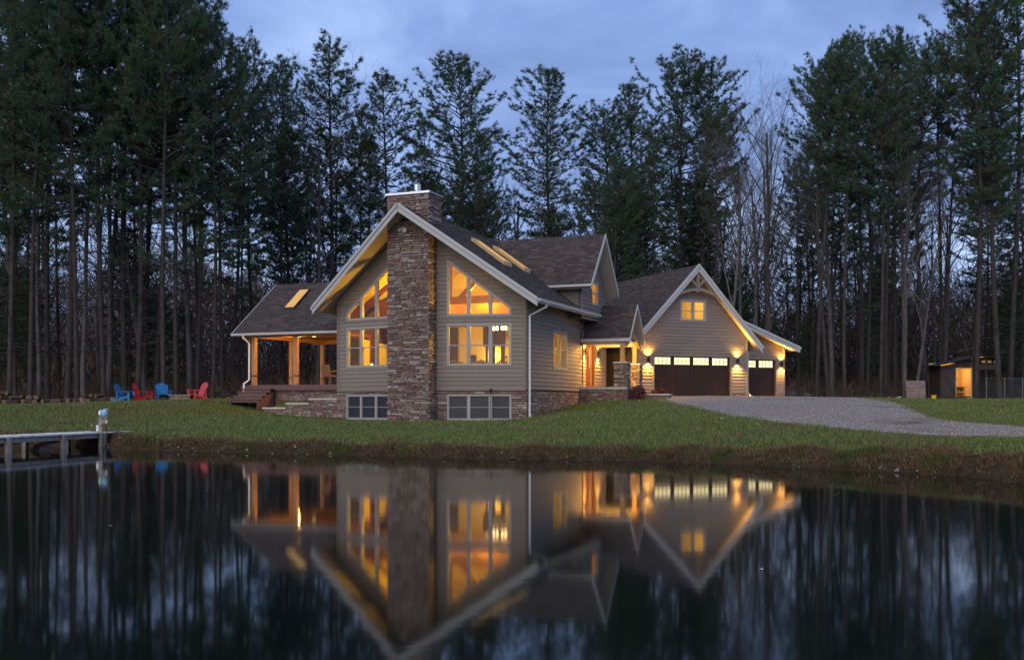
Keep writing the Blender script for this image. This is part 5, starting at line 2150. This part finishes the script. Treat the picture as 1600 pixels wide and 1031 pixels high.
def rot_about(v, ax, an):
    ax = ax / (np.linalg.norm(ax) + 1e-9)
    return v * math.cos(an) + np.cross(ax, v) * math.sin(an) + ax * (ax @ v) * (1 - math.cos(an))


def pine(seed, h=26.0, start=.45, spread=3.2, lobes=1, sparse=1.0):
    rg = np.random.default_rng(seed)
    tb, cb = Tubes(), Tubes()
    ph = rg.uniform(0, 6.28, 2)
    zs = np.linspace(-.6, h, 22)
    amp = rg.uniform(.1, .3)
    tp = np.stack([amp * np.sin(zs * .2 + ph[0]), amp * np.sin(zs * .17 + ph[1]), zs], -1)
    r0 = rg.uniform(.125, .185) * (h / 26)
    rr = r0 * np.clip(1 - zs / h, 0, 1) ** .8 + .02
    rr[0] *= 1.35
    tb.add(tp, rr, 7)

    def at(z):
        return np.array([np.interp(z, zs, tp[:, 0]), np.interp(z, zs, tp[:, 1]), z])
    # dead lower branches
    for z in rg.uniform(h * .10, h * max(start, .3), 46):
        a = rg.uniform(0, 6.28)
        l = rg.uniform(.3, 1.0) + 2.2 * rg.random() ** 2.5
        d = np.array([math.cos(a), math.sin(a), rg.uniform(-.25, .3)])
        p0 = at(z)
        tb.add([p0, p0 + d * l * .5, p0 + d * l + np.array([0, 0, rg.uniform(-.2, .2)])], [.025, .016, .006], 3)
    tufts_p, tufts_d, tufts_s = [], [], []
    tops = [(0.0, h)]
    side = rg.uniform(0, 6.28)
    z = h * start
    while z < h - .3:
        f = (z - h * start) / (h * (1 - start))
        env = 1.12 * spread * (min(1.0, .6 + 1.1 * f) if f < .42 else max(.12, (1 - ((f - .42) / .64) ** 1.7)))
        n = rg.integers(5, 8)
        a0 = rg.uniform(0, 6.28)
        for k in range(n):
            if rg.random() < .10 * sparse + (.25 if f < .15 else 0):
                continue
            a = a0 + 6.28 * k / n + rg.normal(0, .25)
            l = env * rg.uniform(.5, 1.18) * (1 + .22 * math.cos(a - side))
            up = rg.normal(.04 + 1.05 * f ** 1.4, .16)
            d0 = np.array([math.cos(a), math.sin(a), up])
            d0 /= np.linalg.norm(d0)
            p0 = at(z + rg.normal(0, .15))
            ts = np.linspace(0, 1, 6)
            curl = .10 + .28 * rg.random() + .2 * f
            pts = p0 + d0 * (ts * l)[:, None] + np.array([0, 0, 1.0]) * (curl * l * ts ** 2.2)[:, None]
            pts[1:] += rg.normal(0, .05 * l, (5, 3)) * np.array([1, 1, .5])
            tb.add(pts, np.linspace(.018 + .012 * l, .008, 6), 3)
            ns = int(3 + l * 4.6)
            for j in range(ns):
                t_ = rg.uniform(.30, 1.0) ** .8
                q = np.array([np.interp(t_, ts, pts[:, i]) for i in range(3)])
                sd = rg.choice([-1, 1])
                hd = np.array([-d0[1], d0[0], 0]) * sd + d0 * rg.uniform(.3, 1.1) + np.array([0, 0, rg.uniform(.0, .55)])
                hd /= np.linalg.norm(hd)
                sl = rg.uniform(.25, .8) * (1.15 - .5 * t_) * min(1, l / 2 + .3)
                m_ = int(1 + sl * 3.6)
                for w in range(m_):
                    f2 = (w + .7) / m_
                    tufts_p.append(q + hd * sl * f2 + rg.normal(0, .05, 3))
                    tufts_d.append(hd + np.array([0, 0, .5]))
                    tufts_s.append(rg.uniform(.8, 1.2))
            for w in range(3):
                tufts_p.append(pts[-1] + rg.normal(0, .06, 3))
                tufts_d.append(d0 + np.array([0, 0, .5 + .4 * w]))
                tufts_s.append(1.1)
        z += rg.uniform(.42, .85)
    for w in range(8):
        tufts_p.append(at(h - .1 * w))
        tufts_d.append(np.array([rg.normal(0, .3), rg.normal(0, .3), 1]))
        tufts_s.append(1.0)
    P = np.array(tufts_p)
    D = np.array(tufts_d)
    D /= np.linalg.norm(D, axis=1)[:, None]
    S = np.array(tufts_s)
    nb = 17
    n = len(P)
    Pn = np.repeat(P, nb, 0)
    Dn = np.repeat(D, nb, 0) + rg.normal(0, .55, (n * nb, 3))
    Dn /= np.linalg.norm(Dn, axis=1)[:, None]
    Sn = np.repeat(S, nb) * rg.uniform(.13, .30, n * nb)
    side_ = np.cross(Dn, rg.normal(size=(n * nb, 3)))
    side_ /= np.linalg.norm(side_, axis=1)[:, None]
    V = np.zeros((n * nb, 3, 3))
    Pn = Pn + rg.normal(0, .03, Pn.shape)
    V[:, 0] = Pn - side_ * .0125
    V[:, 1] = Pn + side_ * .0125
    V[:, 2] = Pn + Dn * Sn[:, None]
    me = tri_mesh('crown', V, np.arange(3 * n * nb).reshape(-1, 3))
    me.materials.append(MATS['needles'])
    return tb.mesh('trunk', 'bark_pine'), me


def bare(seed, h=20.0, fork=.38, spread=.5, m='bark_grey'):
    rg = np.random.default_rng(seed)
    tb, cb = Tubes(), Tubes()

    def grow(p, d, l, r, lev, tubes):
        n = 6 if lev < 2 else 4 if lev < 3 else 3
        pts = [p]
        dd_ = d.copy()
        for i in range(n):
            dd_ = dd_ + rg.normal(0, .10 if lev else .03, 3) + np.array([0, 0, .09 if lev else 0.0])
            dd_ /= np.linalg.norm(dd_)
            pts.append(pts[-1] + dd_ * l / n)
        pts = np.array(pts)
        rs = np.linspace(r, max(r * (.35 if lev else .45), .006), n + 1)
        if lev == 0:
            rs[0] *= 1.3
        tubes.add(pts, rs, (7, 5, 3, 3, 3)[lev])
        if lev >= 4:
            return
        cnt = (rg.integers(9, 13), rg.integers(5, 8), rg.integers(4, 7), rg.integers(2, 4))[lev]
        for k in range(cnt):
            t_ = (fork + (1 - fork) * (k + rg.random()) / cnt) if lev == 0 else (.25 + .75 * (k + rg.random()) / cnt)
            t_ = min(t_, .99)
            q = np.array([np.interp(t_, np.linspace(0, 1, n + 1), pts[:, i]) for i in range(3)])
            ii = min(int(t_ * n), n - 1)
            base = pts[ii + 1] - pts[ii]
            base /= np.linalg.norm(base)
            ax = np.cross(base, rg.normal(size=3))
            nd = rot_about(base, ax, rg.uniform(.35, .85) * (spread / .5) ** .5)
            ll = l * (rg.uniform(.30, .50) if lev == 0 else rg.uniform(.35, .62)) * (1.15 - .45 * t_)
            grow(q, nd, ll, max(np.interp(t_, np.linspace(0, 1, n + 1), rs) * .5, .006), lev + 1, cb)
    grow(np.array([0, 0, -.5]), np.array([rg.normal(0, .03), rg.normal(0, .03), 1.0]), h, .14 * h / 20 + .04, 0, tb)
    return tb.mesh('trunk', m), cb.mesh('branches', m, False)


def lower_brush_pine(seed):
    return pine(seed, 11.0, .12, 2.2, sparse=.6)


PINES = [pine(11, 26, .40, 3.3), pine(12, 26, .50, 2.7), pine(13, 26, .36, 3.0, sparse=1.6), pine(14, 26, .56, 3.0), pine(15, 26, .46, 3.7, sparse=.7), pine(16, 26, .62, 2.4, sparse=1.4), pine(17, 26, .42, 2.5), pine(18, 26, .30, 3.0, sparse=4.6), pine(19, 26, .36, 3.4, sparse=4.0)]
YOUNG = [lower_brush_pine(31), lower_brush_pine(32)]
BARE = [bare(21, 20, .40), bare(22, 20, .30, .6), bare(23, 20, .5, .4), bare(24, 20, .36, .45), bare(25, 20, .25, .7)]


def tree(kind, var, x, y, h, label, cat, group, width=1.0, lean=(0, 0)):
    src, h0 = {'p': (PINES, 26.0), 'y': (YOUNG, 11.0), 'b': (BARE, 20.0)}[kind]
    a, c = src[var % len(src)]
    nm = {'p': 'pine_tree', 'y': 'young_pine', 'b': 'bare_tree'}[kind]
    t_ = thing(nm, (x, y, gz(x, y) - .05), label, cat, group, R.uniform(0, 6.28))
    t_.rotation_euler = (lean[0] + R.gauss(0, .014), lean[1] + R.gauss(0, .014), t_.rotation_euler[2])
    k = h / h0
    t_.scale = (k * width, k * width, k)
    for nm2, me in (('trunk', a), ('crown' if kind != 'b' else 'branches', c)):
        o = bpy.data.objects.new(nm2, me)
        COL.objects.link(o)
        o.parent = t_
    return t_


used = []


def ok_spot(x, y, dmin):
    for (a, b) in used:
        if (a - x) ** 2 + (b - y) ** 2 < dmin * dmin:
            return False
    u, v = to_house(x, y)
    s, w = to_garage(x, y)
    if (-13 < u < 8.5 and -4 < v < 13) or (-6 < s < 10 and -2 < w < 13):
        return False
    if (28 < x < 35 and 66.6 < y < 73) or y < 60 and -22 < x < -15.5 and y < 57.3:
        return False
    return True


# the trees one can tell apart: (pixel column and top row in the photograph fixed where they stand) x, y, height
key = [('p', 0, -26.3, 68, 29.0, 'pine with long ragged arms against the sky, tallest left of the chimney', 1.25),
       ('p', 2, -19.6, 78, 26.9, 'pine with open pointed top next to the tallest ragged-armed pine', .95),
       ('p', 6, -17.4, 80, 26.0, 'slim pine with thin open top between two fuller pines, left of the chimney', 1.0),
       ('p', 2, -13.6, 77, 26.7, 'tall loose pine with upswept branch tips above the porch roof', 1.3),
       ('p', 1, -9.7, 78, 24.2, 'shorter narrow pine standing just left of the chimney flue', 1.25),
       ('p', 4, -3.9, 79, 25.3, 'broad bushy pine rising right behind the stone chimney', 1.3),
       ('p', 0, 2.75, 80, 25.0, 'round-topped pine standing over the middle of the main roof', 1.25),
       ('p', 3, 7.3, 81, 22.9, 'shorter dense pine above the right end of the cross gable', 1.2),
       ('p', 1, 9.4, 80, 23.8, 'narrow pine with pointed top to the left of the twin-topped pine', 1.15),
       ('p', 4, 13.0, 79, 25.4, 'wide twin-topped pine right above the garage roof', 1.2),
       ('p', 3, 15.0, 80.5, 25.7, 'second half of the twin-topped pine clump over the garage peak', 1.1),
       ('b', 0, 19.6, 79, 20.6, 'tall bare fan-shaped tree between two pines right of the garage peak', 1.0),
       ('b', 2, 18.0, 82, 19.0, 'bare grey tree close to the bare fan-shaped tree', 1.0),
       ('p', 0, 24.3, 78, 26.6, 'tall pine with leaning flat crown nearest the bare fan-shaped tree', .85),
       ('p', 3, 25.6, 75, 26.0, 'tall pine with high dense crown standing above the leaning panel', .85),
       ('p', 5, 28.2, 76, 26.6, 'tall thin-trunked pine with light crown left of the shed', 1.05),
       ('p', 3, 29.4, 74, 24.9, 'dark flat-layered pine just behind the shed', 1.0),
       ('p', 2, 30.2, 66.3, 30.5, 'huge pine whose trunk stands in front of the shed and runs out of frame', .95),
       ('p', 6, 31.9, 67.6, 29.5, 'tall pine behind the wire fence nearest the right edge', 1.0),
       ('p', 1, 34.5, 71, 31.0, 'tall pine behind the wire fence farthest from the shed', 1.1)]
for kd, vr, x, y, h, lb_, w in key:
    used.append((x, y))
    tree(kd, vr, x, y, h, lb_, 'tree', None, w)
# grey trunks along the right edge of the wood
for x, y, kd, vr, h, lb_, lean in ((19.7, 66.5, 'p', 5, 22.4, 'first of two close grey trunks beyond the garage bay', (0, .02)), (20.2, 66.6, 'p', 3, 21.6, 'second of two close grey trunks beyond the garage bay', (0, .06)),
                                   (21.6, 66.9, 'p', 5, 21.5, 'single straight grey trunk between the twin trunks and the paired ones', (0, 0)), (23.9, 66.4, 'p', 1, 23.0, 'stout grey trunk left of the leaning panel', (0, .01)),
                                   (24.5, 67.4, 'p', 5, 23.2, 'thinner grey trunk tight behind the stout one left of the leaning panel', (0, .02)), (25.5, 66.9, 'b', 3, 15.5, 'pale grey trunk rising directly behind the leaning panel', (0, -.02)),
                                   (26.0, 66.6, 'b', 1, 13, 'pale trunk leaning strongly towards the shed', (0, .24)), (30.9, 74.6, 'p', 5, 26, 'straight grey trunk behind the shed roof', (0, 0)), (33.0, 73.2, 'p', 6, 27, 'straight grey trunk right behind the shed run', (0, 0))):
    used.append((x, y))
    tree(kd, vr, x, y, h, lb_, 'tree', None, .95, lean)
# near trunks of the stand on the left
lx = [(16, 58.5), (27, 62), (45, 58.2), (62, 64), (75, 60), (106, 59), (121, 57.9), (131, 63), (160, 60), (193, 62.5), (214, 60.5), (228, 64), (247, 62), (258, 58.8), (277, 61), (297, 66), (312, 63), (335, 60.5), (346, 64.5), (366, 68)]
ORD = 'first second third fourth fifth sixth seventh eighth ninth tenth eleventh twelfth thirteenth fourteenth fifteenth sixteenth seventeenth eighteenth nineteenth twentieth'.split()
for i, (px__, y) in enumerate(lx):
    x = (px__ - 800) / 1610 * y
    used.append((x, y))
    h = R.uniform(26.5, 31) if px__ < 300 else R.uniform(22, 25)
    kd = 'b' if i in (3, 7, 11, 15) else 'p'
    if kd == 'b':
        h = R.uniform(15, 20)
    tree(kd, (8 if i % 3 == 0 else 7 if i % 3 == 1 else i) if kd == 'p' else i, x, y, h, '%s %s trunk from the left in the front row of the dark stand' % (ORD[i], 'tall pine' if kd == 'p' else 'thin bare tree'), 'tree',
         'front row of the stand behind the garden chairs', R.uniform(.85, 1.15))


def fill(n, xf, yr, kinds, hr, dmin, label, group):
    c = tries = 0
    while c < n and tries < 4000:
        tries += 1
        y = R.uniform(*yr)
        x = R.uniform(*xf) * y
        if not ok_spot(x, y, dmin):
            continue
        used.append((x, y))
        kd = R.choice(kinds)
        hh = R.uniform(*hr) * (.78 if kd == 'b' else 1) if kd != 'y' else R.uniform(6, 12)
        nm = {'p': 'pine', 'b': 'bare tree', 'y': 'small young pine'}[kd]
        vr = R.randrange(99)
        tree(kd, R.choice((7, 8)) if kd == 'p' and x < -14 and vr % 2 else vr, x, y, hh, label % nm, 'tree', (group % nm) + 's', R.uniform(.85, 1.15))
        c += 1


fill(17, (-.56, -.285), (62, 92), 'pppb', (25, 31), 2.0, '%s standing deeper in the dark stand behind the garden chairs', 'deeper left stand %s')
fill(14, (-.30, -.08), (72, 95), 'ppb', (20, 23.5), 2.2, '%s half hidden among taller pines behind the left porch', 'porch background %s')
fill(30, (-.08, .20), (74, 100), 'ppb', (16, 21.5), 2.2, '%s half hidden in the wood behind the house roofs', 'house background %s')
fill(34, (.20, .56), (69, 100), 'pbbb', (19, 24), 2.0, '%s deeper in the wood beyond garage and shed', 'right wood %s')
fill(9, (-.54, -.30), (62, 80), 'y', (8, 12), 2.4, '%s low between the trunks behind the garden chairs', 'left undergrowth %s')
fill(8, (.2, .55), (70, 90), 'y', (8, 12), 2.4, '%s low between the trunks beyond garage and shed', 'right undergrowth %s')
fill(70, (-.60, .60), (96, 135), 'bbbp', (17, 23), 2.2, '%s in the far depth of the wood', 'far wood %s')

# small groups get their place in the row, counted from the left
byg = {}
for o in bpy.data.objects:
    if o.get('group') and o.get('category') == 'tree':
        byg.setdefault(o['group'], []).append(o)
for g_, lst in byg.items():
    if len(lst) <= 12 and len({o['label'] for o in lst}) == 1:
        lst.sort(key=lambda o: o.location.x / o.location.y)
        for i, o in enumerate(lst):
            o['label'] = '%s %s' % (ORD[i], o['label'])
        for o in lst:
            o['label'] = o['label'] + ', from the left'

# undergrowth and the far tangle of the wood -------------------------------------------------


def ribbons(P, D, Ln, Wd, name, m, label):
    n = len(P)
    sd_ = np.cross(D, NR.normal(size=(n, 3)))
    sd_ /= np.linalg.norm(sd_, axis=1)[:, None] + 1e-9
    mid = P + D * (Ln * .55)[:, None] + NR.normal(size=(n, 3)) * (Ln * .06)[:, None]
    V = np.zeros((n, 5, 3))
    V[:, 0] = P - sd_ * Wd[:, None]
    V[:, 1] = P + sd_ * Wd[:, None]
    V[:, 2] = mid + sd_ * (Wd * .7)[:, None]
    V[:, 3] = mid - sd_ * (Wd * .7)[:, None]
    V[:, 4] = P + D * Ln[:, None]
    ti_ = np.array([[0, 1, 2], [0, 2, 3], [3, 2, 4]])
    o = link(name, tri_mesh(name, V, (np.arange(n)[:, None, None] * 5 + ti_[None]).reshape(-1, 3)), None, m, 'stuff')
    tag(o, label, 'undergrowth')


def wood_edge(x):
    return np.interp(x, [-60, -30, -14, -5, 10, 18, 24, 34, 60], [58, 58.5, 59, 64, 72, 63.5, 64.5, 69.5, 70])


n = 46000
X = (NR.random(n) - .5) * 96
Yb = wood_edge(X) + 26 * NR.random(n) ** 1.4
u, v = to_house(X, Yb)
s_, w_ = to_garage(X, Yb)
keep = ~(((u > -12) & (u < 7) & (v < 11)) | ((s_ > -5) & (s_ < 9) & (w_ < 12))) & ~((X > 28.5) & (X < 34) & (Yb < 72.5))
X, Yb = X[keep], Yb[keep]
n = len(X)
D = NR.normal(size=(n, 3)) * np.array([.5, .5, .25]) + np.array([0, 0, .75])
D /= np.linalg.norm(D, axis=1)[:, None]
hgt = np.clip((Yb - wood_edge(X)) / 7, .15, 1)
Ln = (.25 + 1.9 * NR.random(n) ** 2.2) * hgt
zb = ground_z(X, Yb) + NR.random(n) ** 2 * 1.0 * hgt
ribbons(np.stack([X, Yb, zb], -1), D, Ln, .006 + .010 * NR.random(n), 'undergrowth', 'brush', 'tangle of brown twigs and brush along the forest floor')
n = 215000
Yb = 92 + 75 * NR.random(n)
X = (NR.random(n) * 1.3 - .65) * Yb
hz_ = 12.5 + 2.5 * np.sin(X * .11) + 1.8 * np.sin(X * .31 + 1)
zz = ground_z(X, Yb) + hz_ * NR.random(n) ** 1.25
D = NR.normal(size=(n, 3)) * np.array([.6, .6, .3]) + np.array([0, 0, .7])
D /= np.linalg.norm(D, axis=1)[:, None]
ribbons(np.stack([X, Yb, zz], -1), D, .8 + 2.6 * NR.random(n), .016 + .030 * NR.random(n), 'far_woods', 'brush', 'mass of bare grey branches filling the far wood')
